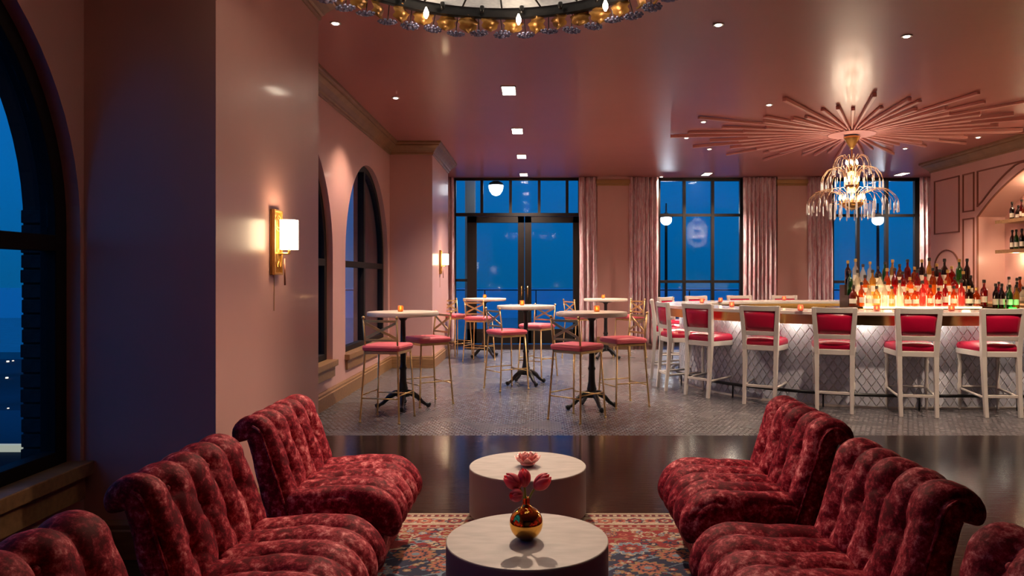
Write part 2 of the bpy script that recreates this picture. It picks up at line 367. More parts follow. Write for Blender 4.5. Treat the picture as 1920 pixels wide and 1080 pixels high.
def copy_tree(o, loc=None, rz=None, label=None, parent=None):
    c = o.copy(); C.objects.link(c); c.parent = parent
    if loc is not None: c.location = loc
    if rz is not None: c.rotation_euler = (0, 0, rz)
    if label: c['label'] = label
    for ch in kids(o): copy_tree(ch, parent=c)
    return c
ORD = ['first', 'second', 'third', 'fourth', 'fifth', 'sixth', 'seventh', 'eighth', 'ninth', 'tenth', 'eleventh', 'twelfth', 'thirteenth', 'fourteenth', 'fifteenth', 'sixteenth', 'seventeenth', 'eighteenth', 'nineteenth', 'twentieth']

# ------------------------------------------------------------------ room shell
WX = -2.33; PX = -1.65; CEIL = 3.59; YF = 16.0; RX = 7.40; YB = -2.5
struct(MB().box(-2.62, 9.6, YB-.1, 6.75, -.12, 0).build('floor', M['darkfloor']), 'dark polished timber floor of the lounge')
struct(MB().box(-2.62, 9.6, 6.75, 14.75, -.12, 0).build('floor', M['mosaic']), 'grey mosaic tiled floor of the bar room')
struct(MB().box(-2.62, 9.6, 14.75, YF+.2, -.12, 0).build('floor', M['darkfloor']), 'dark border floor along the window wall')
struct(MB().box(-2.62, 9.6, YB-.1, YF+.2, CEIL, CEIL+.15).build('ceiling', M['ceiling']), 'glossy pink lacquered ceiling')
struct(MB().box(-2.62, 9.6, YB-.2, YB, 0, CEIL).build('wall_back', M['darkwood']))
R_ARCH = 1.30; SPR = 1.69; SILL = .48
def arch(yc, inset=0., bot=None):
    r = R_ARCH-inset; b = (SILL if bot is None else bot)+inset*(bot is None)
    return [(yc-r, b), (yc+r, b)]+[(yc+r*math.cos(a), SPR+r*math.sin(a)) for a in [PI*i/36 for i in range(37)]]
WIN = (2.49, 7.20, 10.36)
wl = MB(); wl.poly([[(YB, 0), (YF+.2, 0), (YF+.2, CEIL), (YB, CEIL)]]+[arch(y) for y in WIN], lambda a, b: (WX, a, b), (-.07, 0, 0))
struct(wl.build('wall_left', M['plaster']), 'pink left wall with arched window openings')
wx = MB(); wx.poly([[(YB, 0), (YF+.2, 0), (YF+.2, CEIL), (YB, CEIL)]]+[arch(y, -.0) for y in WIN], lambda a, b: (WX-.071, a, b), (-.22, 0, 0))
wext = struct(wx.build('wall_left', M['brickwall']), 'dark exterior brick skin behind the left wall')
bm_ = MB().box(-.075, .075, -.012, .012, 0, .066).me('brick')
bo = None
for k in range(17):     # exterior reveal bricks of the near window
    o = link('brick', bm_, M['brick'], wext, bevel=.004); o.location = (WX-.213+rnd.uniform(-.004, .004), 2.49+R_ARCH-.010+rnd.uniform(-.003, .002), .50+k*.076)
for i, yc in enumerate(WIN):
    w = MB(); w.poly([arch(yc), arch(yc, .085)], lambda a, b: (WX-.07, a, b), (-.08, 0, 0))
    wf = struct(w.build('window_%d' % (i+1), M['greyframe'], bevel=.004), 'arched dark framed window in the left wall')
    r = R_ARCH-.085
    MB().box(WX-.145, WX-.065, yc-.045, yc+.045, SILL+.08, SPR+r+.01).build('mullion', M['greyframe'], wf, bevel=.004)
    MB().box(WX-.140, WX-.062, yc-r, yc+r, 1.57, 1.65).build('transom', M['greyframe'], wf, bevel=.004)
    for sg in (-1, 1):
        MB().box(WX-.115, WX-.109, min(yc+sg*.04, yc+sg*r), max(yc+sg*.04, yc+sg*r), SILL+.08, 1.58).build('pane', M['pane'], wf)
        q = [(yc+sg*.04, 1.64), (yc+sg*r, 1.64)]+[(yc+sg*r*math.cos(a), SPR+r*math.sin(a)) for a in [PI/2*k/14 for k in range(14)]]+[(yc+sg*.04, SPR+r)]
        MB().poly([q], lambda a, b: (WX-.109, a, b), (-.006, 0, 0)).build('pane', M['pane'], wf)
    MB().box(WX-.07, WX+.06, yc-R_ARCH-.03, min(yc+R_ARCH+.03, 3.815 if i == 0 else 99), SILL-.05, SILL+.02).build('window_sill', M['oak'], wf, bevel=.006)
    MB().box(WX-.0, WX+.03, yc-R_ARCH-.0, min(yc+R_ARCH, 3.81 if i == 0 else 99), SILL-.17, SILL-.05).build('apron', M['oak'], wf, bevel=.005)
# piers standing out from the left wall
PIER = ((3.82, 5.62), (11.80, 13.90))
for i, (a, b) in enumerate(PIER):
    struct(MB().box(WX-.02, PX, a, b, 0, CEIL).build('wall_pier', M['plaster']), ['near pink wall pier carrying a sconce', 'far pink wall pier carrying a sconce'][i])
# crown moulding profile: (out, down)
CP = [(0, .20), (.012, .20), (.02, .185), (.02, .165), (.035, .155), (.045, .135), (.075, .10), (.11, .075), (.12, .07), (.12, .05), (.135, .045), (.15, .03), (.15, 0), (0, 0)]
def sweep_profile(path, prof, ztop, closed=False, flip=1):
    """path: 2d polyline, profile offset to the left of travel * flip, mitred"""
    mb = MB(); n = len(path); m = len(prof)
    for i, p in enumerate(path):
        p = Vector(p); dn = None; dp = None
        if i < n-1: dn = (Vector(path[i+1])-p).normalized()
        if i > 0: dp = (p-Vector(path[i-1])).normalized()
        d1 = dn or dp; d0 = dp or dn
        n1 = Vector((-d1.y, d1.x))*flip; n0 = Vector((-d0.y, d0.x))*flip; nn = (n0+n1); nn = nn/(nn.dot(n1)) if nn.length > 1e-6 else n1
        for o_, dz in prof: mb.v.append((p.x+nn.x*o_, p.y+nn.y*o_, ztop-dz))
    for i in range(n-1):
        for k in range(m): mb.f.append((i*m+k, i*m+(k+1) % m, (i+1)*m+(k+1) % m, (i+1)*m+k))
    mb.f.append(tuple(range(m))); mb.f.append(tuple((n-1)*m+k for k in reversed(range(m))))
    return mb
lp = [(WX, YB), (WX, 3.82), (PX, 3.82), (PX, 5.62), (WX, 5.62), (WX, 11.8), (PX, 11.8), (PX, 13.9), (WX, 13.9), (WX, YF-.1)]
struct(sweep_profile(lp, CP, CEIL, flip=-1).build('trim_1', M['crown']), 'bronze crown moulding along the left wall and its piers')
BP = [(0, .19), (.018, .19), (.03, .172), (.03, .15), (.042, .142), (.042, 0), (0, 0)]
def bprof(p): return [(o, -z) for o, z in p]
struct(sweep_profile(lp, bprof(BP), 0, flip=-1).build('baseboard_left', M['oak']), 'oak baseboard along the left wall and its piers')

# right wall with niche
def seg_arch(t):   # niche arch height above floor at distance t from far spring
    Rr = 3.7; return 2.45+math.sqrt(max(0, Rr*Rr-(2.3-t)**2))-2.9
NY1 = 12.41; NY0 = NY1-4.6
nich = [(NY0, .95), (NY1, .95)]+[(NY1-4.6*k/40, seg_arch(4.6*k/40)) for k in range(41)]
wr = MB(); wr.poly([[(YB, 0), (13.9, 0), (13.9, CEIL), (YB, CEIL)], nich], lambda a, b: (RX, a, b), (.45, 0, 0))
wall_r = struct(wr.build('wall_right', M['plaster']), 'pink panelled right wall with a wide arched bottle niche')
struct(MB().box(RX+.45, RX+.55, NY0-.3, NY1+.3, .8, 3.5).build('wall_right', M['plaster']), 'back of the arched niche')
struct(MB().box(RX+.45, 9.6, 13.8, 13.9, 0, CEIL).build('wall_right', M['plaster']), 'return behind the panelled wall')
struct(MB().box(9.5, 9.6, 13.9, YF+.2, 0, CEIL).build('wall_right', M['plaster']), 'far corner wall')
struct(sweep_profile([(RX, YB), (RX, 13.9), (RX+.5, 13.9)], CP, CEIL, flip=1).build('trim_2', M['crown']), 'bronze crown moulding on the right wall')
def mould(points, closed=True, w=.022):
    points = [p for k, p in enumerate(points) if k == 0 or math.hypot(p[0]-points[k-1][0], p[1]-points[k-1][1]) > 1e-4]; mb = MB(); n = len(points)
    for i in range(n if closed else n-1):
        a = points[i]; b = points[(i+1) % n]; d = math.hypot(b[0]-a[0], b[1]-a[1]); ex = w/2*.9; ux, uy = (b[0]-a[0])/d*ex, (b[1]-a[1])/d*ex
        mb.bar((RX-.008, a[0]-ux, a[1]-uy), (RX-.008, b[0]+ux, b[1]+uy), w, .022, up=(1, 0, 0))
    o = mb.build('panel_moulding', M['panelmould'], wall_r); return o
def rect(y0, y1, z0, z1): return [(y0, z0), (y1, z0), (y1, z1), (y0, z1)]
mould(rect(12.955, 13.75, 2.24, 3.21)); mould(rect(12.52, 12.83, 2.57, 3.21)); mould(rect(12.52, 12.83, .4, 2.44))
mould([(12.955, .6), (13.75, .6), (13.75, 1.60)]+[(13.35+.4*math.cos(a), 1.60+.33*math.sin(a)) for a in [PI*k/16 for k in range(17)]]+[(12.955, 1.60)])
mould([(NY1, .95), (NY1, 2.45)]+[(NY1-4.6*k/40, seg_arch(4.6*k/40)) for k in range(1, 41)]+[(NY0, .95)], closed=False)
sp = [(NY1, 3.21), (NY1, 2.63)]+[(NY1-.02-1.9*k/18, min(3.19, seg_arch(.02+1.9*k/18)+.15+.04*k/18)) for k in range(1, 13)]
mould([p for p in sp if p[1] < 3.2 or p == sp[0]]+[(NY1-1.42, 3.21)])

# far (window) wall: pilasters, gilt caps, lintel
def fx(u): return (u-CX)*YF/F
segs = [(WX, fx(850)), (fx(1087), fx(1233)), (fx(1395), fx(1560)), (fx(1727), 9.6)]
for a, b in segs: struct(MB().box(a, b, YF, YF+.25, 0, CEIL).build('wall_far', M['plaster']), 'pink wall pier of the window wall')
for a, b in ((fx(850), fx(1087)), (fx(1233), fx(1395)), (fx(1560), fx(1727))):
    struct(MB().box(a, b, YF, YF+.25, 3.575, CEIL).build('wall_far', M['blackframe']))
for i, (a, b) in enumerate(((1119, 1181), (1454, 1517))):
    p = struct(MB().box(fx(a), fx(b), YF-.14, YF, 0, CEIL).build('wall_pilaster', M['plaster']), ['pink pilaster right of the glazed doors', 'pink pilaster between the two tall windows'][i])
    MB().box(fx(a)-.03, fx(b)+.03, YF-.18, YF, 3.44, 3.53).build('capital', M['gold_trim'], p, bevel=.01)
    MB().box(fx(a)-.015, fx(b)+.015, YF-.16, YF, 3.40, 3.44).build('capital', M['gold_trim'], p, bevel=.006)
    MB().box(fx(a)-.012, fx(b)+.012, YF-.165, YF, 0, .17).build('plinth', M['oak'], p, bevel=.006)
def zf(v, Y=YF): return EYE-(v-CY)*Y/F
def glazing(name, u0, u1, vus, hvs, label, z1=3.575):
    x0, x1 = fx(u0), fx(u1)
    fr = MB(); y0, y1 = YF+.06, YF+.13
    fr.box(x0, x0+.07, y0, y1, 0, z1).box(x1-.07, x1, y0, y1, 0, z1).box(x0, x1, y0, y1, z1-.05, z1).box(x0, x1, y0, y1, 0, .10)
    root = struct(fr.build(name, M['blackframe']), label)
    xs = [x0]+[fx(u) for u in vus]+[x1]; zs = [.05]+sorted(zf(v) for v in hvs)+[z1]
    for u in vus: MB().box(fx(u)-.032, fx(u)+.032, y0-.02, y1, .05, z1-.01).build('mullion', M['blackframe'], root)
    for v in hvs: MB().box(x0, x1, y0-.01, y1, zf(v)-.03, zf(v)+.03).build('transom', M['blackframe'], root)
    for i in range(len(xs)-1):
        for j in range(len(zs)-1): MB().box(xs[i]+.02, xs[i+1]-.02, YF+.095, YF+.101, zs[j]+.02, zs[j+1]-.02).build('pane', M['pane'], root)
    return root
glazing('window_4', 1233, 1395, (1284, 1337.5, 1391), (402.8, 528, 600), 'tall black gridded window left of the second pilaster')
glazing('window_5', 1560, 1727, (1611, 1665, 1720), (403.5, 528.5, 600), 'tall black gridded window behind the bottle display')
# transom lights and side light around the doors
x0, x1 = fx(850), fx(1087); fr = MB(); y0, y1 = YF+.06, YF+.14
fr.box(x0, x0+.05, y0, y1, 0, 3.575).box(x1-.03, x1, y0, y1, 0, 3.575).box(x0, x1, y0, y1, 3.54, 3.575).box(x0, x1, y0-.03, y1, zf(405), zf(399))
tr = struct(fr.build('window_6', M['blackframe']), 'transom lights and side light around the black double doors')
for u in (903, 957, 1011, 1063.5): MB().box(fx(u)-.03, fx(u)+.03, y0-.02, y1, zf(400), 3.57).build('mullion', M['blackframe'], tr)
tx = [852, 903, 957, 1011, 1063.5, 1086]
for a, b in zip(tx[:-1], tx[1:]): MB().box(fx(a)+.02, fx(b)-.02, YF+.095, YF+.10, zf(400), 3.56).build('pane', M['pane'], tr)
MB().box(fx(852), fx(876), y0, y1, zf(528), zf(523)).build('transom', M['blackframe'], tr)
MB().box(fx(852), fx(876), y0, y1, 0, .09).build('transom', M['blackframe'], tr)
MB().box(fx(853), fx(876), YF+.095, YF+.10, .08, zf(405)).build('pane', M['pane'], tr)
for i, (a, b, g0, g1) in enumerate(((875.5, 983, 893.5, 971), (984, 1086, 996.4, 1074.5))):
    d = MB(); z1 = zf(405.5)
    d.box(fx(a), fx(g0), YF+.04, YF+.10, .01, z1).box(fx(g1), fx(b), YF+.04, YF+.10, .01, z1).box(fx(a), fx(b), YF+.04, YF+.10, zf(417.5), z1).box(fx(a), fx(b), YF+.04, YF+.10, .01, zf(617))
    dr = struct(d.build('door_%d' % (i+1), M['blackframe'], bevel=.004), ['left leaf', 'right leaf'][i]+' of the black framed glazed double doors')
    MB().box(fx(g0)-.01, fx(g1)+.01, YF+.065, YF+.071, zf(617)-.01, zf(417.5)+.01).build('pane', M['pane'], dr)
    hx = fx(978) if i == 0 else fx(989.5)
    MB().tube((hx, YF+.0, .95), (hx, YF+.0, 1.25), .011).tube((hx, YF+.0, 1.0), (hx, YF+.045, 1.0), .008).tube((hx, YF+.0, 1.2), (hx, YF+.045, 1.2), .008).build('door_handle', M['brass'], dr, smooth=True)

# ------------------------------------------------------------------ curtains
def curtain(u0, u1, pleats, label, seed, Y=15.80):
    x0, x1 = fx(u0)*Y/YF, fx(u1)*Y/YF; W = x1-x0; nx = pleats*14; nz = 26; r_ = random.Random(seed); ph = [r_.uniform(-.4, .4) for _ in range(6)]
    mb = MB(); top = CEIL-.015; uv = []
    for j in range(nz+1):
        z = .02+(top-.02)*j/nz
        for i in range(nx+1):
            t = i/nx; a = 2*PI*pleats*t+ph[0]*math.sin(2*z+ph[1]*6)+.5*math.sin(5*t+ph[2]*9)
            am = .050*(.75+.25*math.sin(3.3*t*PI+ph[3]*7))*(1+.15*math.sin(z*1.7+ph[4]*6))
            mb.v.append((x0+W*t+.012*math.sin(a*2+z), Y+am*math.cos(a)*1.1, z)); uv.append((t*W*2.2+.05*r_.random()*0, z))
    N = nx+1
    for j in range(nz):
        for i in range(nx): mb.f.append((j*N+i, j*N+i+1, (j+1)*N+i+1, (j+1)*N+i))
    me = mb.me('curtain', fix=False); ul = me.uv_layers.new(name='UVMap')
    for l in me.loops: ul.data[l.index].uv = (uv[l.vertex_index][0]+seed*.37, uv[l.vertex_index][1])
    o = link('curtain', me, M['curtain'], smooth=True); s = o.modifiers.new('thick', 'SOLIDIFY'); s.thickness = .006
    return tag(o, label, 'curtain', 'patterned pink curtains of the window wall')
curtain(836, 851, 2, 'narrow pink patterned curtain between the far wall pier and the glazed doors', 1)
curtain(1086, 1119, 3, 'pink zigzag patterned curtain right beside the glazed doors', 2)
curtain(1180, 1234, 7, 'pleated pink curtain at the left side of the middle window, right of the first pilaster', 3)
curtain(1394, 1456, 8, 'pleated pink curtain at the right side of the middle window', 4)
curtain(1516, 1562, 6, 'pleated pink curtain left of the window behind the bottle display', 5)
curtain(1726, 1756, 4, 'pink curtain in the far right corner beside the panelled wall', 6)

# ------------------------------------------------------------------ outside
struct(MB().box(-60, 80, YF+.25, 30, -.35, -.2).build('terrace', M['terrace']), 'dusky roof terrace outside the windows')
struct(MB().box(-1500, 1500, -400, 1500, -22, -20).build('ground', M['land']), 'dark town and bay below the building')
struct(MB().box(-900, -25, -300, 232, -20.3, -19.9).build('ground', M['townland']), 'dark town land left of the bay')
rl = MB(); rail = empty('terrace_railing', (0, 29, -.2)); tag(rail, 'glass terrace railing beyond the windows with thin metal top rail', 'railing')
MB().box(-20, 40, -.02, .02, 1.12, 1.16).build('top_rail', M['black'], rail)
for k in range(30): MB().box(-20+k*2+.04, -18+k*2-.04, -.006, .006, .05, 1.12).build('glass_panel', M['pane'], rail)
for k in range(31): MB().box(-20+k*2-.02, -20+k*2+.02, -.02, .02, 0, 1.12).build('post', M['black'], rail)
def lamppost(u, v, Y, label, gr):
    x = (u-CX)*Y/F; z = EYE-(v-CY)*Y/F
    r = empty('street_lamp', (x, Y, -.2)); tag(r, label, 'lamp post')
    h = z+.2
    MB().lathe([(.12, 0), (.12, .1), (.07, .2), (.06, .8), (.045, .9), (.04, h-gr*1.2), (.06, h-gr*1.1)], 12).build('post', M['black'], r, smooth=True)
    MB().sphere((0, 0, h-gr*.35), gr, 16, 10).build('globe', M['globe'], r, smooth=True)
    MB().lathe([(gr*1.15, h+.0), (gr*1.1, h+.05), (gr*.5, h+gr*.7), (.03, h+gr*.9), (.02, h+gr*2.5)], 16).build('lamp_cap', M['black'], r, smooth=True)
    lamp('POINT', (x, Y-gr*1.6, z), 60, (.85, .93, 1), .1, name='street_lamp_light')
lamppost(1249, 408, 22, 'lit globe street lamp outside the middle window', .17)
lamppost(1646, 408, 22, 'lit globe street lamp outside the window behind the bottle display', .17)
x = (930-CX)*18.6/F; z = EYE+(CY-352)*18.6/F
r = empty('terrace_pendant', (x, 18.6, z)); tag(r, 'white glowing bell pendant outside, seen above the glazed doors', 'pendant lamp')
MB().lathe([(.03, -.20), (.10, -.17), (.16, -.08), (.185, .02), (.185, .06), (.1, .10)], 20).build('glass_shade', M['globe'], r, smooth=True)
MB().lathe([(.19, .06), (.17, .12), (.05, .18), (.02, .22), (.012, 1.2)], 16).build('fitter', M['black'], r, smooth=True)
struct(MB().box((872-CX)*19/F, (890-CX)*19/F, 19, 19.3, -.2, 5).build('terrace_column', M['extpier']), 'pale exterior column seen above the glazed doors')
struct(MB().box(-3.62, -2.66, 14.7, 16.2, -5, 6).build('exterior_wall', M['brickwall']), 'dark exterior wing beside the left windows')
struct(MB().box(-6, 30, YF+.26, YF+2.7, 3.9, 4.1).build('exterior_soffit', M['extpier']))
# small far buildings and lights seen through the windows
blds = [(-24, 33, 10, 8, -5.2, 'dark flat roofed building with a lit parapet seen low through the near arched window'), (-60, 46, 16, 8, -13, 'long dark building in the town beyond the near arched window'),
        (20, 160, 26, 8, -6.5, 'low dark block on the skyline right of the door centre'), (75, 190, 30, 10, -8, 'low dark block on the skyline behind the middle window')]
for (bx, by, bw, bd, bz, lb) in blds:
    b = empty('building', (bx, by, -20)); tag(b, lb, 'building')
    MB().box(-bw/2, bw/2, -bd/2, bd/2, 0, bz+20).build('wall', M['building'], b)
    MB().box(-bw/2-.2, bw/2+.2, -bd/2-.2, -bd/2+.05, bz+19.85, bz+20.12).build('parapet', M['parapet'] if bx == -24 else M['building'], b)
    for k in range(4):
        MB().box(-bw*.4+k*bw*.22, -bw*.4+k*bw*.22+1.0, -bd/2-.05, -bd/2+.01, bz+17.2, bz+18.4).build('window', M['darkcab'] if bx == -24 else M['building'], b)
cl = MB()
for k in range(130):
    a = rnd.uniform(-.66, -.58) if k < 90 else rnd.uniform(-.08, .75); d = rnd.uniform(70, 300) if k < 90 else rnd.uniform(150, 500)
    cx_, cy_ = (math.sin(a)*d, math.cos(a)*d) if k < 90 else (a*d, d); q = d*.0011*rnd.uniform(.5, 1.2)
    cl.box(cx_-q, cx_+q, cy_-q, cy_+q, -20, -20+2*q+rnd.uniform(1, 6)*0)
o = cl.build('town_lights', M['citylight']); tag(o, 'scattered tiny lights of the town at dusk far below', 'town lights', kind='stuff')

# ------------------------------------------------------------------ ceiling fixtures
def recessed(u, v, label, power):
    Y = (CEIL-EYE)*F/(CY-v); x = (u-CX)*Y/F
    r = empty('recessed_light', (x, Y, CEIL-.012)); tag(r, label, 'ceiling light', 'twin recessed downlights')
    t = MB(); s = .085; q = .20
    t.box(-s, s, -q, -q+.012, 0, .014).box(-s, s, q-.012, q, 0, .014).box(-s, -s+.012, -q, q, 0, .014).box(s-.012, s, -q, q, 0, .014).box(-s, s, -.006, .006, 0, .014)
    t.build('trim_frame', M['whitetrim'], r)
    for e_ in (-1, 1): MB().box(-s+.012, s-.012, e_*.097-.088, e_*.097+.088, .004, .012).build('lens', M['downglow'], r)
    lamp('SPOT', (x, Y, CEIL-.03), power, WARM2, .06, 112, .8, (x, Y, 0), 'downlight')
for u, v, lb, pw in ((954, 169, 'nearest and largest twin recessed downlight in the pink ceiling', 230), (970, 245, 'second twin recessed downlight counted from the lounge', 450), (978, 293, 'third twin recessed downlight, glazed doors', 680),
                     (982, 327, 'twin recessed downlight right above the glazed doors', 560), (1325, 326, 'twin recessed downlight above the middle window', 560), (1691, 326, 'twin recessed downlight above the window behind the chandelier', 560)):
    recessed(u, v, lb, pw)
def pin(x, Y, label, power, aim=None, spot=104):
    r = empty('pin_light', (x, Y, CEIL-.006)); tag(r, label, 'ceiling light', 'small round pin lights')
    MB().lathe([(.035, 0), (.045, -.004), (.048, .005)], 16).build('trim_ring', M['whitetrim'], r, smooth=True)
    MB().lathe([(.0, -.006), (.024, -.006), (.026, 0)], 12).build('lens', M['dotglow'], r)
    lamp('SPOT', (x, Y, CEIL-.03), power*2.6, WARM, .035, spot, .7, aim or (x, Y, 0), 'pin_light')
for u, v, lb, pw in ((742, 183, 'round pin light over the left wall side of the tables', 60), (629, 43, 'round pin light close to the near wall pier', 40), (1442, 196, 'round pin light left of the sunburst, nearest one', 90), (1319, 228, 'round pin light at the left tips of the sunburst', 50),
                     (1287, 258, 'round pin light below the left tips of the sunburst', 90), (1330, 279, 'round pin light over the left end of the bar', 90), (1697, 278, 'round pin light right of the chandelier stem', 80), (1834, 257, 'round pin light near the right crown moulding', 60), (1240, 331, 'round pin light before the middle curtain', 60)):
    Y = (CEIL-EYE)*F/(CY-v); pin((u-CX)*Y/F, Y, lb, pw)
pin(-.15, 6.3, 'round pin light aimed at the lounge tables', 170, (-.04, 3.6, .3), 60)
pin(1.55, 6.3, 'round pin light aimed at the lounge from the right', 60, (-.9, 3.4, .5), 50)
pin(5.2, 6.6, 'round pin light before the bar front, outermost', 110, (5.0, 8.4, .6), 95)
pin(3.3, 6.6, 'round pin light before the bar front, nearer the middle', 110, (3.3, 8.6, .6), 95)

# sunburst medallion
MX, MY = 4.63, 10.87
med = empty('sunburst_medallion', (MX, MY, CEIL-.006)); tag(med, 'large pink sunburst of radiating battens on the ceiling around the chandelier', 'ceiling medallion')
MB().lathe([(.0, -.060), (.32, -.060), (.335, -.054), (.335, -.046), (.31, -.042), (.31, 0)], 48).build('hub', M['ray'], med, bevel=0)
lens = [2.62, 1.60, 2.05, 1.75, 2.38, 1.5, 1.9, 1.65]
for k in range(64):
    L = lens[(k*3+k//8) % 8]+rnd.uniform(-.05, .05); a = 2*PI*k/64+rnd.uniform(-.006, .006)
    hh = .052 if k % 2 else .036
    m_ = MB(); m_.bar((.30, 0, -hh*.5-.002), (L, 0, -hh*.5-.002), .020, hh*.8, w1=.048, h1=hh)
    o = link('ray', m_.me('ray'), M['ray'], med, bevel=.006, bseg=1); o.rotation_euler = (0, 0, a)

# crystal chandelier
ch = empty('crystal_chandelier', (MX, MY, CEIL)); tag(ch, 'tiered brass and crystal chandelier hanging below the sunburst over the bar', 'chandelier')
MB().lathe([(.02, -.27), (.03, -.25), (.06, -.20), (.10, -.13), (.115, -.09), (.10, -.085)], 24).build('canopy', M['sconce'], ch, smooth=True)
MB().tube((0, 0, -.25), (0, 0, -1.18), .008, 8).lathe([(.03, -.62), (.05, -.58), (.02, -.52)], 12).build('stem', M['sconce'], ch, smooth=True)
for zz, rr, nb in ((-.52, .08, 6), (-.77, .10, 8), (-1.03, .17, 10)):
    MB().lathe([(rr*.35, zz-.13), (rr*.8, zz-.08), (rr*1.1, zz-.03), (rr*1.05, zz-.028), (rr*.7, zz-.06), (rr*.2, zz-.09)], 24).build('brass_bowl', M['brass'], ch, smooth=True)
    for k in range(nb):
        a = 2*PI*k/nb; cx_, cy_ = rr*math.cos(a), rr*math.sin(a)
        cd = MB().tube((cx_, cy_, zz-.03), (cx_, cy_, zz+.02), .008, 8).build('candle', M['brass'], ch, smooth=True)
        MB().lathe([(.004, .0), (.013, .02), (.013, .035), (.002, .07)], 8, (cx_, cy_, zz+.02)).build('flame_bulb', M['bulb'], cd, smooth=True)
arm = {}; 
for zz, zr, R_, n, dl in ((-.62, -.42, .26, 14, .10), (-.86, -.60, .42, 20, .14), (-1.08, -.92, .62, 30, .17)):
    pts = [(.05, 0, zz-.05), (R_*.3, 0, zr), (R_*.55, 0, zr+.06), (R_*.8, 0, zr+.03), (R_*.95, 0, zr-.06), (R_, 0, zr-.13)]
    am = MB().path(pts, .0035, 5).me('arm'); dp = MB().lathe([(.001, 0), (.007, -.02), (.010, -dl*.5), (.012, -dl*.9), (.001, -dl)], 6, (R_, 0, zr-.13)).me('drop')
    dp2 = MB().lathe([(.001, 0), (.006, -.02), (.008, -dl*.4), (.001, -dl*.8)], 6, (R_*.72, 0, zr-.04)).me('drop')
    for k in range(n):
        o = link('arm', am, M['arm'], ch, smooth=True); o.rotation_euler = (0, 0, 2*PI*k/n)
        link('crystal_drop', dp, M['drop'], o)
        if k % 2 == 0: link('crystal_drop', dp2, M['drop'], o)
rd = MB().lathe([(.001, 0), (.009, -.01), (.010, -.20), (.013, -.22), (.001, -.25)], 6, (.30, 0, -1.06)).me('crystal_rod')
for k in range(18):
    o = link('crystal_rod', rd, M['drop'], ch); o.rotation_euler = (0, 0, 2*PI*k/18)
MB().path([(.30*math.cos(2*PI*k/32), .30*math.sin(2*PI*k/32), -1.055) for k in range(32)], .005, 6, True).build('ring', M['brass'], ch, smooth=True)
for zz in (-.78, -1.0): lamp('POINT', (MX, MY, CEIL+zz), 22, WARM, .28, name='chandelier_light')

# large ring chandelier over the lounge (only its far arc shows)
RCX, RCY, RR = -.22, 3.81, 1.05
rc = empty('ring_chandelier', (RCX, RCY, 3.0)); tag(rc, 'large dark bronze ring chandelier with amber leaves and glass flowers, over the lounge', 'chandelier')
MB().lathe([(RR-.03, .135), (RR-.01, .125), (RR+.01, .135), (RR+.01, .205), (RR-.01, .215), (RR-.035, .205), (RR-.03, .135)], 96).build('band', M['castiron'], rc, smooth=True)
MB().lathe([(0, .19), (RR-.04, .19), (RR-.04, .20), (0, .21)], 64).build('glass_bowl', M['seedy'], rc)
for k in range(24):
    a = 2*PI*k/24; o = MB().tube(((RR-.1)*math.cos(a), (RR-.1)*math.sin(a), .17), (.15*math.cos(a), .15*math.sin(a), .175), .006, 6).build('spoke', M['castiron'], rc)
    a += PI/24; MB().lathe([(.01, 0), (.018, .02), (.012, .05)], 8, ((RR-.07)*math.cos(a), (RR-.07)*math.sin(a), .145)).build('finial', M['castiron'], rc, smooth=True)
for k in range(4):
    a = 2*PI*k/4+.4; MB().tube(((RR-.03)*math.cos(a), (RR-.03)*math.sin(a), .22), (.1*math.cos(a), .1*math.sin(a), .57), .006, 6).build('chain', M['castiron'], rc)
MB().lathe([(.1, .53), (.1, .585)], 20).build('canopy', M['castiron'], rc)
fl = MB()
for k in range(10):
    a = 2*PI*k/10
    for rr, zz in ((.032, 0), (.050, .006)):
        fl.sphere((rr*math.cos(a+rr*9), rr*math.sin(a+rr*9), zz), .013, 6, 4, .6)
fl.sphere((0, 0, -.004), .016, 8, 6, .7); flm = fl.me('glass_flower')
lf = bpy.data.meshes.new('leaf'); vv = []; ff = []
for j in range(9):
    t = j/8; w = .062*math.sin(PI*min(1, .12+t*.88))**.7*(1+.14*math.sin(j*2.6)); zq = .115-.115*t
    for i in range(7):
        s_ = (i-3)/3; vv.append((.02-.022*(1-s_*s_)+.012*math.sin(j*1.3), s_*w, zq+.006*math.sin(i*2.1+j)))
for j in range(8):
    for i in range(6): ff.append((j*7+i, j*7+i+1, (j+1)*7+i+1, (j+1)*7+i))
lf.from_pydata(vv, [], ff)
M['fcrystal'] = pbr('blue_grey_crystal', (.22, .23, .38), .08, metal=.5)
for k in range(44):
    a = 2*PI*k/44
    o = link('glass_flower', flm, M['fcrystal'], rc, smooth=True); o.location = ((RR+.03)*math.cos(a), (RR+.03)*math.sin(a), .035+.008*math.sin(k*2.3)); o.rotation_euler = (.12*math.sin(k), .1*math.cos(k*1.7), a)
    MB().tube((0, 0, 0), (-.03, 0, .13), .003, 5).build('wire', M['castiron'], o)
    a += PI/44
    o = link('leaf', lf, M['amber'], rc, smooth=True); o.location = ((RR-.015)*math.cos(a), (RR-.015)*math.sin(a), .035+.01*math.sin(k*1.9)); o.rotation_euler = (0, .15*math.sin(k*2.), a+.5*math.sin(k*1.3))
for k in range(10):
    a = 2*PI*k/10+.2
    MB().lathe([(.006, 0), (.016, .02), (.016, .04), (.004, .07)], 8, ((RR-.10)*math.cos(a), (RR-.10)*math.sin(a), .06)).build('bulb', M['bulb'], rc, smooth=True)
    lamp('POINT', (RCX+(RR-.10)*math.cos(a), RCY+(RR-.10)*math.sin(a), 3.04), .7, WARM, .04, name='ring_chandelier_and_fill_light')

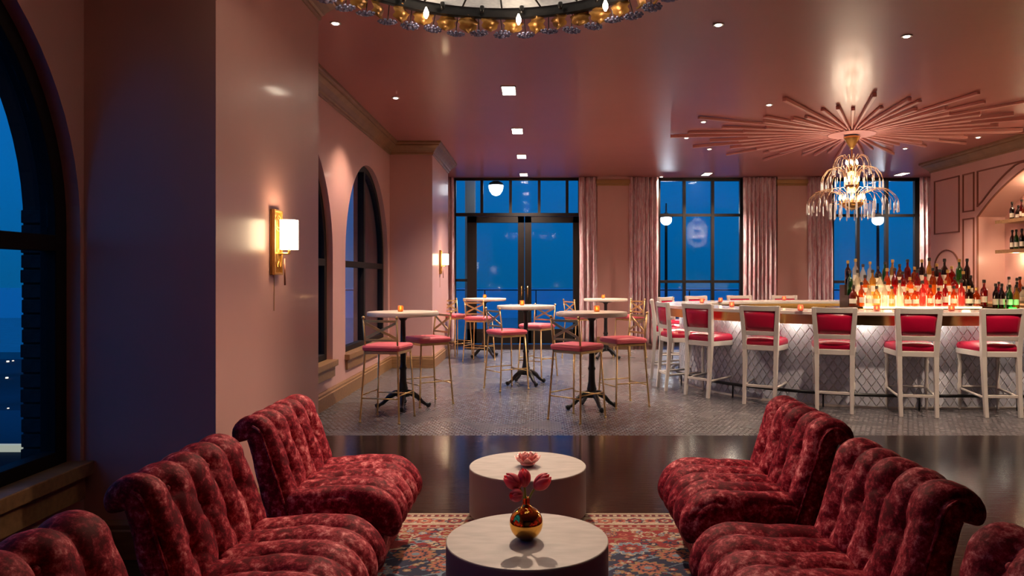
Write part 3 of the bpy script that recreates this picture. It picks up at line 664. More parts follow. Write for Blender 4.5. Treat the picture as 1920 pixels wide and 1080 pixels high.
for k in range(4): lamp('POINT', (RCX+.55*math.cos(k*PI/2), RCY+.55*math.sin(k*PI/2), 3.36), .9, WARM, .3, name='ring_chandelier_and_fill_light')  # uplights added above the bowl to brighten the ceiling
# ------------------------------------------------------------------ sconces
def sconce(Y, z, label):
    r = empty('wall_sconce', (PX, Y, z)); tag(r, label, 'wall lamp', 'brass wall sconces')
    MB().box(0, .012, -.075, .075, -.205, .205).box(.012, .032, -.075, -.060, -.205, .205).box(.012, .032, .060, .075, -.205, .205).box(.012, .032, -.06, .06, .19, .205).box(.012, .032, -.06, .06, -.205, -.19).build('backplate', M['sconce'], r, bevel=.003)
    d = MB()
    for k in range(-1, 2): d.tube((.024, k*.018, -.19), (.024, k*.018, -.04), .003, 6)
    d.path([(.028, .05*math.cos(a)*1., .12+.05*math.sin(a)) for a in [2*PI*k/20 for k in range(20)]], .003, 6, True)
    d.path([(.028, .03*math.cos(a), .12+.03*math.sin(a)) for a in [2*PI*k/16 for k in range(16)]], .003, 6, True)
    d.path([(.028, -.05+.1*k/10, -.12-.035*abs(math.sin(PI*k/5))) for k in range(11)], .004, 6)
    d.box(.012, .03, -.06, .06, -.075, -.062); d.build('fretwork', M['sconce'], r, smooth=False)
    s = MB(); n = 20; th = .004
    for R_ in (.062, .058):
        pass
    s.poly([[(.055*math.cos(a), .068*math.sin(a)) for a in [2*PI*k/28 for k in range(28)]], [(.051*math.cos(a), .064*math.sin(a)) for a in [2*PI*k/28 for k in range(28)]]], lambda a, b: (.095+a, b, -.045), (0, 0, .185))
    s.build('lamp_shade', M['shade'], r)
    MB().tube((.02, 0, -.07), (.095, 0, -.07), .006, 8).tube((.095, 0, -.075), (.095, 0, -.02), .008, 8).build('arm', M['sconce'], r, smooth=True)
    MB().sphere((.095, 0, .02), .022, 10, 8).build('bulb', M['bulb'], r, smooth=True)
    MB().tube((.05, .045, -.10), (.052, .05, -.27), .005, 8, .006).build('pull_rod', M['panelmould'], r, smooth=True)
    MB().tube((.004, -.01, -.205), (.004, -.01, -.43), .0022, 6).build('cord', M['sconce'], r)
    lamp('POINT', (PX+.095, Y, z+.10), 2.0, WARM, .04, name='sconce_light')
sconce(4.67, 1.66, 'brass wall sconce with glowing shade on the near pink pier'); sconce(12.72, 1.70, 'brass wall sconce with glowing shade on the far pink pier')

# ------------------------------------------------------------------ rug
def rug():
    X0, X1, Y0, Y1 = -1.28, 1.36, 1.9, 4.48; dx = .0055
    xs = np.arange(X0, X1+1e-6, dx); ys = np.concatenate([np.arange(Y0, 3.5, .03), np.arange(3.5, Y1+1e-6, .0055)])
    XX, YY = np.meshgrid(xs, ys); d = np.minimum.reduce([XX-X0, X1-XX, YY-Y0, Y1-YY])
    col = np.zeros(XX.shape+(3,)); cream = np.array((.50, .40, .30)); red = np.array((.27, .014, .018)); navy = np.array((.014, .018, .060)); mar = np.array((.13, .02, .025)); sal = np.array((.42, .13, .085)); blue = np.array((.17, .24, .33)); gold = np.array((.33, .19, .095))
    def put(mask, c): col[mask] = c
    put(d > -1, cream); put(d > .018, mar); put((d > .07), cream); put(d > .205, mar); put(d > .215, red); put(d > .25, cream*.8); put(d > .262, red)
    side = np.where(Y1-YY == d, XX, YY); dd = d
    put((d > .025) & (d < .065) & (np.sin(side*150) > .1) & (np.abs(d-.045) < .012), cream); put((d > .025) & (d < .065) & (np.cos(side*75) > .75) & (np.abs(d-.045) < .009), red)
    put((d > .218) & (d < .248) & (np.sin(side*120) > .35) & (np.abs(d-.233) < .008), cream)
    def ros(cx, cy, R, rings, pet=8, sx_=1., ph=0., lim=None):
        dx_, dy_ = (XX-cx)/sx_, YY-cy; r = np.hypot(dx_, dy_); th = np.arctan2(dy_, dx_); near = r < R*1.25
        rr = r/(R*(1+.13*np.cos(pet*th+ph)))
        for lv, c in rings:
            m = near & (rr < lv)
            if lim is not None: m &= lim
            put(m, c)
    inb = (d > .07) & (d < .205); fld = d > .262
    # cream border: vine and alternating flowers
    v = (np.abs(d-.138-.036*np.sin(side*23)) < .0055) & inb; put(v, mar)
    v = (np.abs(d-.138+.030*np.sin(side*31+1)) < .004) & inb; put(v, blue)
    k = 0; x = X0+.1
    while x < X1:
        ros(x, Y1-.138, .042 if k % 2 == 0 else .028, ((1, navy if k % 3 else red), (.8, red if k % 3 else sal), (.45, cream), (.2, navy)) if k % 2 == 0 else ((1, sal), (.6, red), (.3, navy)), 8, 1.2, lim=inb); x += .088; k += 1
    r2 = random.Random(3)
    # red zone filled with small flowers and cream arabesques
    y = Y0+.3
    zone = fld
    w1 = np.abs(np.sin(XX*17+2.2*np.sin(YY*13))*np.cos(YY*21+1.7*np.sin(XX*11))) < .085; put(w1 & zone, gold*.8)
    for _ in range(620):
        cx, cy = r2.uniform(X0+.27, X1-.27), r2.uniform(3.45, Y1-.27); c = r2.choice([cream, sal, blue, navy, cream]); c2 = r2.choice([red, navy, cream, gold]); ros(cx, cy, r2.uniform(.011, .024), ((1, c), (.5, c2)), 5, r2.uniform(.8, 1.5), r2.random()*6, zone)
    # navy field inside a scalloped medallion boundary
    bound = Y1-.55-.085*np.abs(np.sin((XX-.04)*5.2))-.03*np.cos((XX-.04)*20.8)
    nf = (YY < bound) & (d > .3); edge = (np.abs(YY-bound) < .012) & (d > .3); 
    put(nf, navy); put(edge, cream)
    w2 = (np.abs(np.sin(XX*12+2.4*np.sin(YY*9+1))*np.cos(YY*15+2*np.sin(XX*8))) < .06) & nf; put(w2, blue)
    for _ in range(420):
        cx, cy = r2.uniform(X0+.3, X1-.3), r2.uniform(3.42, Y1-.6); c = r2.choice([red, sal, blue, gold, red]); ros(cx, cy, r2.uniform(.010, .021), ((1, c), (.5, r2.choice([cream, navy, gold]))), 5, 1.2, r2.random()*6, nf)
    for cx, cy, R_, rg in ((-.62, 3.82, .085, 0), (-.36, 3.96, .06, 1), (.50, 3.90, .075, 1), (.72, 3.80, .085, 0), (.30, 3.80, .07, 0), (-.98, 3.86, .07, 1), (1.02, 3.93, .07, 1), (-.72, 4.08, .045, 2), (.86, 4.10, .05, 2), (.62, 4.11, .04, 2), (-.50, 4.13, .045, 2), (.40, 4.12, .04, 0), (-.80, 3.62, .07, 1), (.55, 3.64, .08, 0), (.95, 3.60, .07, 1), (-.45, 3.68, .07, 0)):
        rings = [((1.12, navy), (1, gold), (.85, sal), (.62, navy), (.45, sal), (.22, blue)), ((1.14, cream), (1.06, blue), (.78, red), (.5, mar), (.3, sal), (.14, cream)), ((1.1, mar), (1, cream), (.7, red), (.35, gold))][rg]
        ros(cx, cy, R_, rings, 12 if rg != 2 else 8, 1.15, lim=fld)
    rgn = np.random.RandomState(4); col *= (1+.13*rgn.randn(*XX.shape))[..., None]; col = np.clip(col*.78, 0, 1)
    nx, ny = len(xs), len(ys); zz = np.full(XX.shape, .014); V = np.stack([XX, YY, zz], -1).reshape(-1, 3)
    idx = np.arange(nx*ny).reshape(ny, nx); Fq = np.stack([idx[:-1, :-1], idx[:-1, 1:], idx[1:, 1:], idx[1:, :-1]], -1).reshape(-1, 4)
    me = bpy.data.meshes.new('persian_rug'); me.from_pydata(V.tolist(), [], Fq.tolist()); ca = me.color_attributes.new('weave', 'FLOAT_COLOR', 'POINT')
    ca.data.foreach_set('color', np.concatenate([col.reshape(-1, 3), np.ones((nx*ny, 1))], 1).astype(np.float32).ravel()); me.materials.append(M['rug'])
    o = empty('persian_rug', (0, 0, 0)); tag(o, 'red, navy and cream patterned oriental rug under the coffee tables', 'rug')
    link('rug_pile', me, None, o); MB().box(X0+.002, X1-.002, Y0+.002, Y1-.002, .001, .0135).build('rug_backing', M['label'], o)
    fr_ = MB()
    for k in range(300): xx = X0+(X1-X0)*(k+.5)/300; fr_.box(xx-.0025, xx+.0025, Y1, Y1+.02, .002, .007, rz=rnd.uniform(-.2, .2))
    f = fr_.build('fringe', M['label'], o); f['kind'] = 'stuff'
rug()

# ------------------------------------------------------------------ tufted slipper chairs
def rbox(hx, hy, hz, r, n):
    """rounded box surface: returns verts (np) , normals, faces"""
    bm = bmesh.new(); verts = {}
    def key(p): return tuple(np.round(p, 5))
    nx, ny, nz = n; V = []; Fc = []
    def vid(p):
        k_ = key(p)
        if k_ not in verts: verts[k_] = len(V); V.append(p)
        return verts[k_]
    gx = np.linspace(-hx, hx, nx+1); gy = np.linspace(-hy, hy, ny+1); gz = np.linspace(-hz, hz, nz+1)
    for s in (-1, 1):
        for A, B, mk in ((gx, gy, lambda a, b: (a, b, s*hz)), (gx, gz, lambda a, b: (a, s*hy, b)), (gy, gz, lambda a, b: (s*hx, a, b))):
            for i in range(len(A)-1):
                for j in range(len(B)-1): Fc.append((vid(mk(A[i], B[j])), vid(mk(A[i+1], B[j])), vid(mk(A[i+1], B[j+1])), vid(mk(A[i], B[j+1]))))
    bm.free()
    P = np.array(V); H = np.array((hx, hy, hz)); Q = np.clip(P, -(H-r), H-r); D = P-Q; L = np.linalg.norm(D, axis=1, keepdims=True); L[L < 1e-9] = 1; Nn = D/L
    return Q+Nn*r, Nn, Fc
W_CH = .76
def tuft(s, w, seams, rows, amp, bd, ph=0., period=.17, pl=.38):
    """s along, w across (both m). returns displacement"""
    c = (w/W_CH+.5)*(seams+1)+.10*np.sin(2*PI*s/period/2+ph)
    fr_ = c-np.floor(c); ridge = np.sqrt(np.abs(np.sin(PI*fr_))+1e-4)
    out = amp*(ridge-.55)
    cw = W_CH/(seams+1)
    for k in range(1, seams+1):
        wk = -W_CH/2+k*cw
        for rj in rows[(k-1) % 2]:
            dd = ((s-rj)/.026)**2+((w-wk)/.026)**2; out -= bd*np.exp(-dd)
            dd = ((s-rj)/.055)**2+((w-wk)/.05)**2; out -= bd*.45*np.exp(-dd)
    # pleats joining staggered buttons
    A = rows[0]; B = rows[1]
    for k in range(0, seams+1):
        w0, w1 = -W_CH/2+k*cw, -W_CH/2+(k+1)*cw; RA, RB = (rows[(k-1) % 2], rows[k % 2]); inside = (w >= w0) & (w < w1); t = (w-w0)/cw
        for a in RA:
            for b in RB:
                if abs(a-b) < .14: out -= inside*bd*pl*np.exp(-((s-(a+(b-a)*t))/.013)**2)
    return out
def slab(name, curve, thick, r, n, tf, mat, parent, rear=None):
    """curve: function s-> (cx, cz, tx, tz) ; L length"""
    L = curve['L']; V, Nn, Fc = rbox(L/2, W_CH/2, thick/2, r, n); s = V[:, 0]+L/2; w = V[:, 1]; t = V[:, 2]
    wt = np.clip((Nn[:, 2]-.05)/.6, 0, 1); wt = wt*wt*(3-2*wt)
    dsp = tf(s, w)*wt; wr_ = np.array([noise.noise(Vector((a*14, b*14, c_*14)))*.0035 for a, b, c_ in V])
    nrm = Nn*(dsp+wr_)[:, None]; s2 = s+nrm[:, 0]; w2 = w+nrm[:, 1]; t2 = t+nrm[:, 2]
    if rear is not None: t2 = np.where(t2 < 0, t2*rear(s2), t2)
    px, pz, tx, tz = curve['f'](s2); X = px+(-tz)*t2*curve['side']; Z = pz+tx*t2*curve['side']
    mb = MB(); mb.v = [tuple(p) for p in np.stack([X, w2, Z], -1)]; mb.f = Fc
    return mb.build(name, mat, parent, smooth=True)
def polyline_curve(pts, side):
    P = np.array(pts); seg = np.linalg.norm(np.diff(P, axis=0), axis=1); cum = np.concatenate([[0], np.cumsum(seg)]); T = np.gradient(P, cum, axis=0); T /= np.linalg.norm(T, axis=1, keepdims=True)
    def f(s):
        s_ = np.clip(s, 0, cum[-1]); px = np.interp(s_, cum, P[:, 0]); pz = np.interp(s_, cum, P[:, 1]); tx = np.interp(s_, cum, T[:, 0]); tz = np.interp(s_, cum, T[:, 1])
        ex = s-s_; return px+tx*ex, pz+tz*ex, tx, tz
    return {'L': cum[-1], 'f': f, 'side': side}
def slipper():
    root = empty('tufted_slipper_chair'); tag(root, 'x', 'chair', 'crushed crimson velvet slipper chairs')
    # seat: runs forward then rolls down at the front
    pts = [(-.13+.375*k/20, .345+.020*math.sin(PI*.5*k/20)) for k in range(21)]; cx_, cz_ = pts[-1][0], pts[-1][1]-.095
    pts += [(cx_+.095*math.sin(a), cz_+.095*math.cos(a)) for a in [math.radians(115)*k/14 for k in range(1, 15)]]
    cv = polyline_curve(pts, 1)
    rows = ([.10, .27], [.185, .36])
    slab('seat', cv, .135, .052, (64, 90, 10), lambda s, w: tuft(s, w, 4, rows, .029, .008, pl=0), M['velvet'], root)
    # back: rises leaning backwards then scrolls over
    th = math.radians(18); x0_, z0_ = -.072, .17; d = (-math.sin(th), math.cos(th)); Ls = .545
    pts = [(x0_+d[0]*Ls*k/24, z0_+d[1]*Ls*k/24) for k in range(25)]; nx_, nz_ = -d[1], d[0]   # rear normal
    ex, ez = pts[-1]; rc_ = .036; cx_, cz_ = ex+nx_*rc_, ez+nz_*rc_
    a0 = math.atan2(ez-cz_, ex-cx_)
    pts += [(cx_+rc_*math.cos(a0+a), cz_+rc_*math.sin(a0+a)) for a in [math.radians(185)*k/16 for k in range(1, 17)]]
    cb = polyline_curve(pts, -1)
    rowsb = ([.33, .55], [.22, .44, .64])
    bk = slab('backrest', cb, .114, .045, (84, 90, 10), lambda s, w: tuft(s, w, 4, rowsb, .034, .020, period=.22, pl=.14)*(1-.55*np.clip((s-.56)/.10, 0, 1)), M['velvet'], root, rear=lambda s: 1+.75*np.clip(1-s/.5, 0, 1))
    # piping along both side edges of the back
    for sg in (-1, 1):
        pp = []
        for k in range(30):
            px, pz, tx, tz = cb['f'](np.array([.12+.46*k/29])); pp.append((px[0]+tz[0]*.030, sg*(W_CH/2-.002), pz[0]-tx[0]*.030))
        MB().path(pp, .0055, 6).build('piping', M['velvet'], bk, smooth=True)
    bt = MB().sphere((0, 0, 0), .012, 10, 6).me('button')
    for cvx, rw, nm in ((cv, rows, 'seat'), (cb, rowsb, 'back')):
        for k in range(1, 5):
            for s_ in rw[(k-1) % 2]:
                px, pz, tx, tz = cvx['f'](np.array([s_])); off = (.135/2 if nm == 'seat' else .059)-.030; sd = cvx['side']
                o = link('button', bt, M['velvet'], root, smooth=True); o.location = (px[0]-tz[0]*off*sd, -W_CH/2+k*W_CH/5, pz[0]+tx[0]*off*sd)
    V, Nn, Fc = rbox(.29, W_CH/2-.012, .165, .035, (10, 12, 8)); z = V[:, 2]+.165+.012; tpr = .80+.20*np.clip(z/.30, 0, 1)
    X = .075+V[:, 0]; X = np.where(X > 0, X*(.82+.18*np.clip(z/.30, 0, 1)), X); mb = MB(); mb.v = [tuple(p) for p in np.stack([X, V[:, 1]*(.93+.07*np.clip(z/.3, 0, 1)), z], -1)]; mb.f = Fc
    mb.build('base', M['velvet'], root, smooth=True)
    for sx_ in (-.17, .22):
        for sy in (-.28, .28): MB().lathe([(.02, 0), (.024, .01), (.026, .03)], 12, (sx_, sy, 0)).build('foot', M['darkwood'], root, smooth=True)
    return root
c0 = slipper()
CHL = 'crimson tufted velvet chair '
spots = [(-1.05, 3.79, 0, 'left of the back coffee table, by the sconce pier'), (-1.04, 2.75, 0, 'left of the front coffee table, middle one of the left row'), (-1.01, 1.74, 0, 'in the bottom left corner, only its dark back showing'),
         (1.08, 3.71, PI, 'right of the back coffee table, nearest the bar'), (1.03, 2.64, PI, 'right of the front coffee table, middle one of the right row'), (.96, 1.61, PI, 'cut off in the bottom right corner')]
for i, (x, y, rz, lb) in enumerate(spots):
    if i == 0: c0.location = (x, y, .015); c0['label'] = CHL+lb
    else: copy_tree(c0, (x, y, .015), rz, CHL+lb)

# ------------------------------------------------------------------ drum coffee tables and what stands on them
def drum(x, y, label):
    r = empty('drum_coffee_table', (x, y, .015)); tag(r, label, 'coffee table', 'round concrete drum tables')
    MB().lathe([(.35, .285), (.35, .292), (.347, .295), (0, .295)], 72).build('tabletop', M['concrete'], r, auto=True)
    MB().lathe([(.345, .02), (.35, .024), (.35, .285)], 72).build('drum', M['concreteshade'], r, auto=True)
    MB().lathe([(.325, 0), (.325, .022)], 48).build('plinth', M['plinth'], r, auto=True)
drum(-.038, 3.21, 'low round grey drum table in front, holding the gold vase'); drum(-.05, 4.46, 'low round grey drum table behind, holding the pink lotus')
TZ = .310
v = empty('tulip_vase', (-.042, 3.20, TZ)); tag(v, 'shiny round gold vase with a short neck on the front drum table', 'vase')
prof = [(.022, 0), (.03, .001)]+[(.072*math.sin(a), .071-.072*math.cos(a)) for a in [math.radians(28+130*k/18) for k in range(19)]]+[(.0165, .148), (.0155, .158), (.016, .178), (.0155, .180), (.012, .180), (.012, .150)]
MB().lathe(prof, 40).build('vase_body', M['vase'], v, smooth=True)
def tulip(base, tip, mid, L, R_, lead, label):
    r = empty('tulip', (-.042, 3.20, TZ)); tag(r, label, 'flower', 'pink tulips in the gold vase')
    base = Vector((0, 0, .13)); mid = Vector(mid); tip = Vector(tip)
    pts = [base.lerp(mid, t)*(1-t)+mid.lerp(tip, t)*t for t in [k/8 for k in range(9)]]
    MB().path(pts, .0045, 8).build('stem', M['stem'], r, smooth=True)
    d = Vector(lead).normalized(); u, w = perp(d); q = Matrix((u, w, d)).transposed()
    for k in range(6):
        a0 = 2*PI*k/6+.3; inner = k % 2; me = MB(); N = 7; K = 7
        for j in range(K+1):
            t = j/K; rad = R_*(math.sin(PI*(.07+.85*t))**.60)*(.93 if inner else 1.02); wd = (1.0 if not inner else .9)*math.sin(PI*(.12+.83*t))**.6
            for i in range(N):
                s_ = (i/(N-1)-.5)*2; a = a0+s_*wd; rr = rad*(1+.05*(1-s_*s_)); z = L*t*(1-.06*s_*s_)
                me.v.append(tuple(tip+q@Vector((rr*math.cos(a), rr*math.sin(a), z-.003))))
        for j in range(K):
            for i in range(N-1): me.f.append((j*N+i, j*N+i+1, (j+1)*N+i+1, (j+1)*N+i))
        o = me.build('petal', M['petal'], r, smooth=True); so = o.modifiers.new('t', 'SOLIDIFY'); so.thickness = .0015
tulip(None, (-.030, 0, .225), (-.010, 0, .19), .085, .031, (-.62, -.15, .55), 'pink tulip leaning out to the left, largest on the left side')
tulip(None, (-.008, .01, .228), (-.004, 0, .19), .078, .028, (-.05, -.1, 1), 'pink tulip standing upright in the middle of the vase')
tulip(None, (.040, 0, .222), (.012, 0, .19), .085, .032, (.62, -.1, .55), 'pink tulip leaning to the right')
tulip(None, (-.022, -.02, .196), (-.008, -.006, .19), .060, .027, (-.75, -.6, .15), 'small pink tulip drooping low on the left towards the viewer')
lo = empty('lotus_candle_holder', (-.05, 4.44, TZ)); tag(lo, 'small shiny pink lotus flower ornament on the back drum table', 'candle holder')
MB().lathe([(.018, 0), (.03, .006), (.036, .016), (.02, .02)], 20).build('base', M['rosegold'], lo, smooth=True)
for ring, (n, rb, L, el) in enumerate(((8, .020, .055, .22), (8, .016, .052, .62), (6, .008, .045, 1.0))):
    for k in range(n):
        a = 2*PI*(k+.5*(ring % 2))/n; m_ = MB(); K = 6; N = 5
        for j in range(K+1):
            t = j/K; e_ = el+.5*t; wd = .022*math.sin(PI*(.15+.82*t))**.8 if j < K else .001
            for i in range(N):
                s_ = (i/(N-1)-.5)*2; rr = rb+L*t*math.cos(e_)-.004*(1-s_*s_); m_.v.append((rr, s_*wd, .012+L*t*math.sin(e_)+.004*s_*s_))
        for j in range(K):
            for i in range(N-1): m_.f.append((j*N+i, j*N+i+1, (j+1)*N+i+1, (j+1)*N+i))
        o = m_.build('petal', M['rosegold'], lo, smooth=True); o.rotation_euler = (0, 0, a); so = o.modifiers.new('t', 'SOLIDIFY'); so.thickness = .0012
lo.scale = (1.3, 1.3, 1.25)

# ------------------------------------------------------------------ bistro bar tables
def bistro():
    r = empty('bistro_table'); tag(r, 'x', 'table', 'tall round bistro tables')
    MB().lathe([(.375, 1.015), (.388, 1.02), (.39, 1.03), (.39, 1.055), (.385, 1.062), (0, 1.062)], 56).build('tabletop', M['tabletop'], r, auto=True)
    MB().lathe([(.03, .985), (.12, 1.0), (.125, 1.014)], 24).build('top_plate', M['darkwood'], r, smooth=True)
    MB().lathe([(.075, .13), (.06, .17), (.048, .20), (.055, .22), (.048, .24), (.038, .30), (.034, .42), (.045, .44), (.036, .46), (.032, .48), (.030, .70), (.040, .72), (.030, .74), (.028, .96), (.045, .98), (.05, 1.0)], 20).build('column', M['castiron'], r, smooth=True)
    for k in range(4):
        P = [(.03, 0, .17), (.09, 0, .165), (.16, 0, .12), (.21, 0, .065), (.25, 0, .040), (.285, 0, .034), (.30, 0, .026)]
        m_ = MB().path(P, [.035, .034, .027, .021, .019, .026, .016], 8); m_.sphere((.275, 0, .030), .029, 10, 6)
        o = m_.build('leg', M['castiron'], r, smooth=True); o.rotation_euler = (0, 0, k*PI/2+.12)
    return r
bt0 = bistro(); TB = [(-1.465, 8.17, 'tall round bistro table by the left wall, beside the arched window', 751), (.61, 8.12, 'tall round bistro table in front, right of centre', 1119), (-.137, 10.0, 'tall round bistro table in the middle before the glazed doors', 979),
                      (-.93, 13.4, 'far tall round bistro table by the left leaf of the doors', 909), (1.24, 13.2, 'far tall round bistro table before the first pilaster', 1131)]
for i, (x, y, lb, uc) in enumerate(TB):
    if i == 0: bt0.location = (x, y, 0); bt0['label'] = lb
    else: copy_tree(bt0, (x, y, 0), .2*i, lb)
def votive(mat):
    r = empty('votive_candle'); tag(r, 'x', 'candle', 'glass votive candles')
    MB().lathe([(.022, 0), (.030, .004), (.034, .03), (.030, .06), (.030, .068), (.027, .068), (.027, .060), (.030, .03), (.026, .008), (0, .006)], 16).build('glass_cup', mat, r, smooth=True)
    MB().lathe([(.0, .007), (.024, .007), (.024, .022), (0, .022)], 12).build('wax', M['label'], r); MB().lathe([(.002, .022), (.010, .032), (.009, .042), (.001, .058)], 8).build('flame', M['flame'], r, smooth=True)
    return r
v0 = votive(M['votive']); first = True
for x, y, lb, uc in TB:
    yy = y-.02; xx = (uc-CX)*yy/F; l2 = 'amber glass votive on the '+lb.replace('tall round ', '')
    if first: v0.location = (xx, yy, 1.062); v0['label'] = l2; first = False
    else: copy_tree(v0, (xx, yy, 1.062), 0, l2)
    lamp('POINT', (xx, yy, 1.062+.12), .6, (1, .5, .2), .02, name='candle_light')

# gold bistro bar chairs
def goldstool():
    r = empty('gold_bar_chair'); tag(r, 'x', 'bar chair', 'gold metal bar chairs with pink cushions')
    a = .172; b = .205; zs = .69
    for sx_, sy in ((-1, -1), (-1, 1), (1, -1), (1, 1)):
        if sx_ == 1: P = [(b, sy*b, 0), (b, sy*b, .012), (a, sy*a, zs)]
        else: P = [(-b-.015, sy*b, 0), (-b-.012, sy*b, .012), (-a, sy*a, zs), (-a-.005, sy*a, .80), (-a-.035, sy*(a+.004), 1.03)]
        m_ = MB().path(P, .0098, 8); m_.lathe([(.014, 0), (.014, .012), (.010, .02)], 8, (P[0][0], P[0][1], 0))
        if sx_ == -1: m_.sphere((-a-.036, sy*(a+.004), 1.04), .017, 10, 6)
        m_.build('leg', M['gold'], r, smooth=True)
    f = MB()
    for s_ in (-1, 1): f.bar((-a, s_*a, zs), (a, s_*a, zs), .014, .026); f.bar((s_*a, -a, zs), (s_*a, a, zs), .014, .026)
    for k in (-1, 0, 1): f.bar((-a, k*.09, zs), (a, k*.09, zs), .02, .006)
    f.build('seat_frame', M['gold'], r)
    V, Nn, Fc = rbox(.198, .198, .032, .022, (14, 14, 4)); z = V[:, 2]+.735+np.where(V[:, 2] > 0, .010*(1-(V[:, 0]/.2)**2)*(1-(V[:, 1]/.2)**2), 0); m_ = MB(); m_.v = [tuple(p) for p in np.stack([V[:, 0], V[:, 1], z], -1)]; m_.f = Fc
    cu = m_.build('cushion', M['pinkcushion'], r, smooth=True)
    MB().path([(.199*c_, .199*s_, .740) for c_, s_ in ((-.93, -1), (.93, -1), (1, -.93), (1, .93), (.93, 1), (-.93, 1), (-1, .93), (-1, -.93))], .004, 6, True).build('piping', M['pinkcushion'], cu, smooth=True)
    def bp(y, z): return (-a-.005-.030*max(0, (z-.80)/.23), y, z)
    m_ = MB(); m_.bar(bp(-a, 1.005), bp(a, 1.005), .012, .024); m_.bar(bp(-a, .815), bp(a, .815), .012, .022); m_.build('back_rail', M['gold'], r)
    m_ = MB(); m_.bar(bp(-a, .99), bp(a, .83), .006, .026, up=(0, 0, 1)); m_.build('cross_slat', M['gold'], r)
    m_ = MB(); m_.bar(bp(-a, .83), bp(a, .99), .006, .026, up=(0, 0, 1)); o = m_.build('cross_slat', M['gold'], r)
    h = .24; q = a+(b-a)*(1-h/zs)
    for P in (((q, -q, h), (q, q, h)), ((-q-.01, -q, h), (-q-.01, q, h)), ((-q-.01, -q, h+.03), (q, -q, h+.03)), ((-q-.01, q, h+.03), (q, q, h+.03))): MB().tube(P[0], P[1], .0065, 8).build('stretcher', M['gold'], r, smooth=True)
    return r
g0 = goldstool(); first = True
GL = 'gold cross-back bar chair '
for x, y, f, lb in ((-1.50, 7.52, (.2, .98), 'in front of the left wall table'), (-1.24, 8.46, (-.80, -.60), 'right behind the left wall table'), (-.38, 9.60, (.83, .55), 'at the left front of the middle table'), (.02, 10.80, (-.55, -.83), 'behind the middle table, its back against the doors'),
                    (.42, 7.56, (.65, .76), 'in front of the right-hand near table'), (.98, 8.36, (-.92, -.40), 'right of the right-hand near table'), (-.98, 12.78, (.35, .93), 'in front of the far table by the doors'), (-1.46, 13.62, (.72, -.69), 'in the left corner behind the far table by the doors'),
                    (.76, 13.2, (.85, .5), 'left of the far table before the pilaster'), (1.68, 13.3, (-.8, -.6), 'right of the far table before the pilaster')):
    rz = math.atan2(f[1], f[0])
    if first: g0.location = (x, y, 0); g0.rotation_euler = (0, 0, rz); g0['label'] = GL+lb; first = False
    else: copy_tree(g0, (x, y, 0), rz, GL+lb)

# ------------------------------------------------------------------ bar counter
BCX, BCY = 4.15, 10.25
def hs(r, x_end=6.80, n=40, s0=0.):
    far = r-.45
    P = [(x_end, BCY-r)]+[(x_end+(BCX-x_end)*k/10, BCY-r) for k in range(1, 10)]
    P += [(BCX-r*math.sin(PI*k/n), BCY-(r if k <= n/2 else far)*math.cos(PI*k/n)) for k in range(n+1)]
    P += [(x_end, BCY+far)]
    return P
def band(ro, ri, z0, z1):
    A = hs(ro); B = hs(ri); mb = MB(); n = len(A)
    for (a, b) in zip(A, B): mb.v += [(a[0], a[1], z0), (a[0], a[1], z1), (b[0], b[1], z1), (b[0], b[1], z0)]
    for i in range(n-1):
        for k in range(4): mb.f.append((i*4+k, i*4+(k+1) % 4, (i+1)*4+(k+1) % 4, (i+1)*4+k))
    mb.f.append((0, 1, 2, 3)); mb.f.append(tuple((n-1)*4+k for k in (3, 2, 1, 0)))
    return mb
bar = empty('bar_counter', (0, 0, 0)); tag(bar, 'large rounded island bar with marble top, brass edge and white diamond tiled front', 'bar')
RB = 2.14
band(2.42, 1.76, 1.03, 1.07).build('countertop', M['marble'], bar, auto=True, bevel=.005)
band(2.395, 2.36, .925, 1.03).build('brass_apron', M['brass'], bar, auto=True); band(1.80, 1.77, .93, 1.03).build('brass_apron', M['brass'], bar, auto=True)
band(2.36, 1.80, 1.0, 1.03).build('subtop', M['darkwood'], bar)
band(RB-.004, 1.90, .0, 1.0).build('bar_front', M['grout'], bar, auto=True); band(1.90, 1.84, .0, 1.0).build('inner_cabinet', M['darkcab'], bar)
band(RB+.035, RB+.002, .975, .995).build('led_strip', M['led'], bar)
band(RB+.012, RB-.02, 0, .02).build('toe_trim', M['whitetrim'], bar)
# diamond tiles
path = hs(RB, n=240); cum = [0]
for a, b in zip(path[:-1], path[1:]): cum.append(cum[-1]+math.hypot(b[0]-a[0], b[1]-a[1]))
def at(s):
    k = int(np.searchsorted(cum, s))-1; k = max(0, min(k, len(path)-2)); t = (s-cum[k])/(cum[k+1]-cum[k]); a, b = path[k], path[k+1]; dx_, dy_ = b[0]-a[0], b[1]-a[1]; l = math.hypot(dx_, dy_)
    return a[0]+dx_*t, a[1]+dy_*t, math.atan2(dy_, dx_)
TW, TH = .098, .142; g = .0045; hw, hh = TW/2-g*.8, TH/2-g
tm = bpy.data.meshes.new('tile'); e_ = .72
vv = [(hw, 0, 0), (0, 0, hh), (-hw, 0, 0), (0, 0, -hh), (hw*.9, .006, 0), (0, .006, hh*.9), (-hw*.9, .006, 0), (0, .006, -hh*.9)]
tm.from_pydata(vv, [], [(4, 5, 6, 7), (0, 1, 5, 4), (1, 2, 6, 5), (2, 3, 7, 6), (3, 0, 4, 7)]); tm.update()
b_ = bmesh.new(); b_.from_mesh(tm); bmesh.ops.recalc_face_normals(b_, faces=b_.faces); b_.to_mesh(tm); b_.free(); tm.materials.append(M['tile'])
cand = []
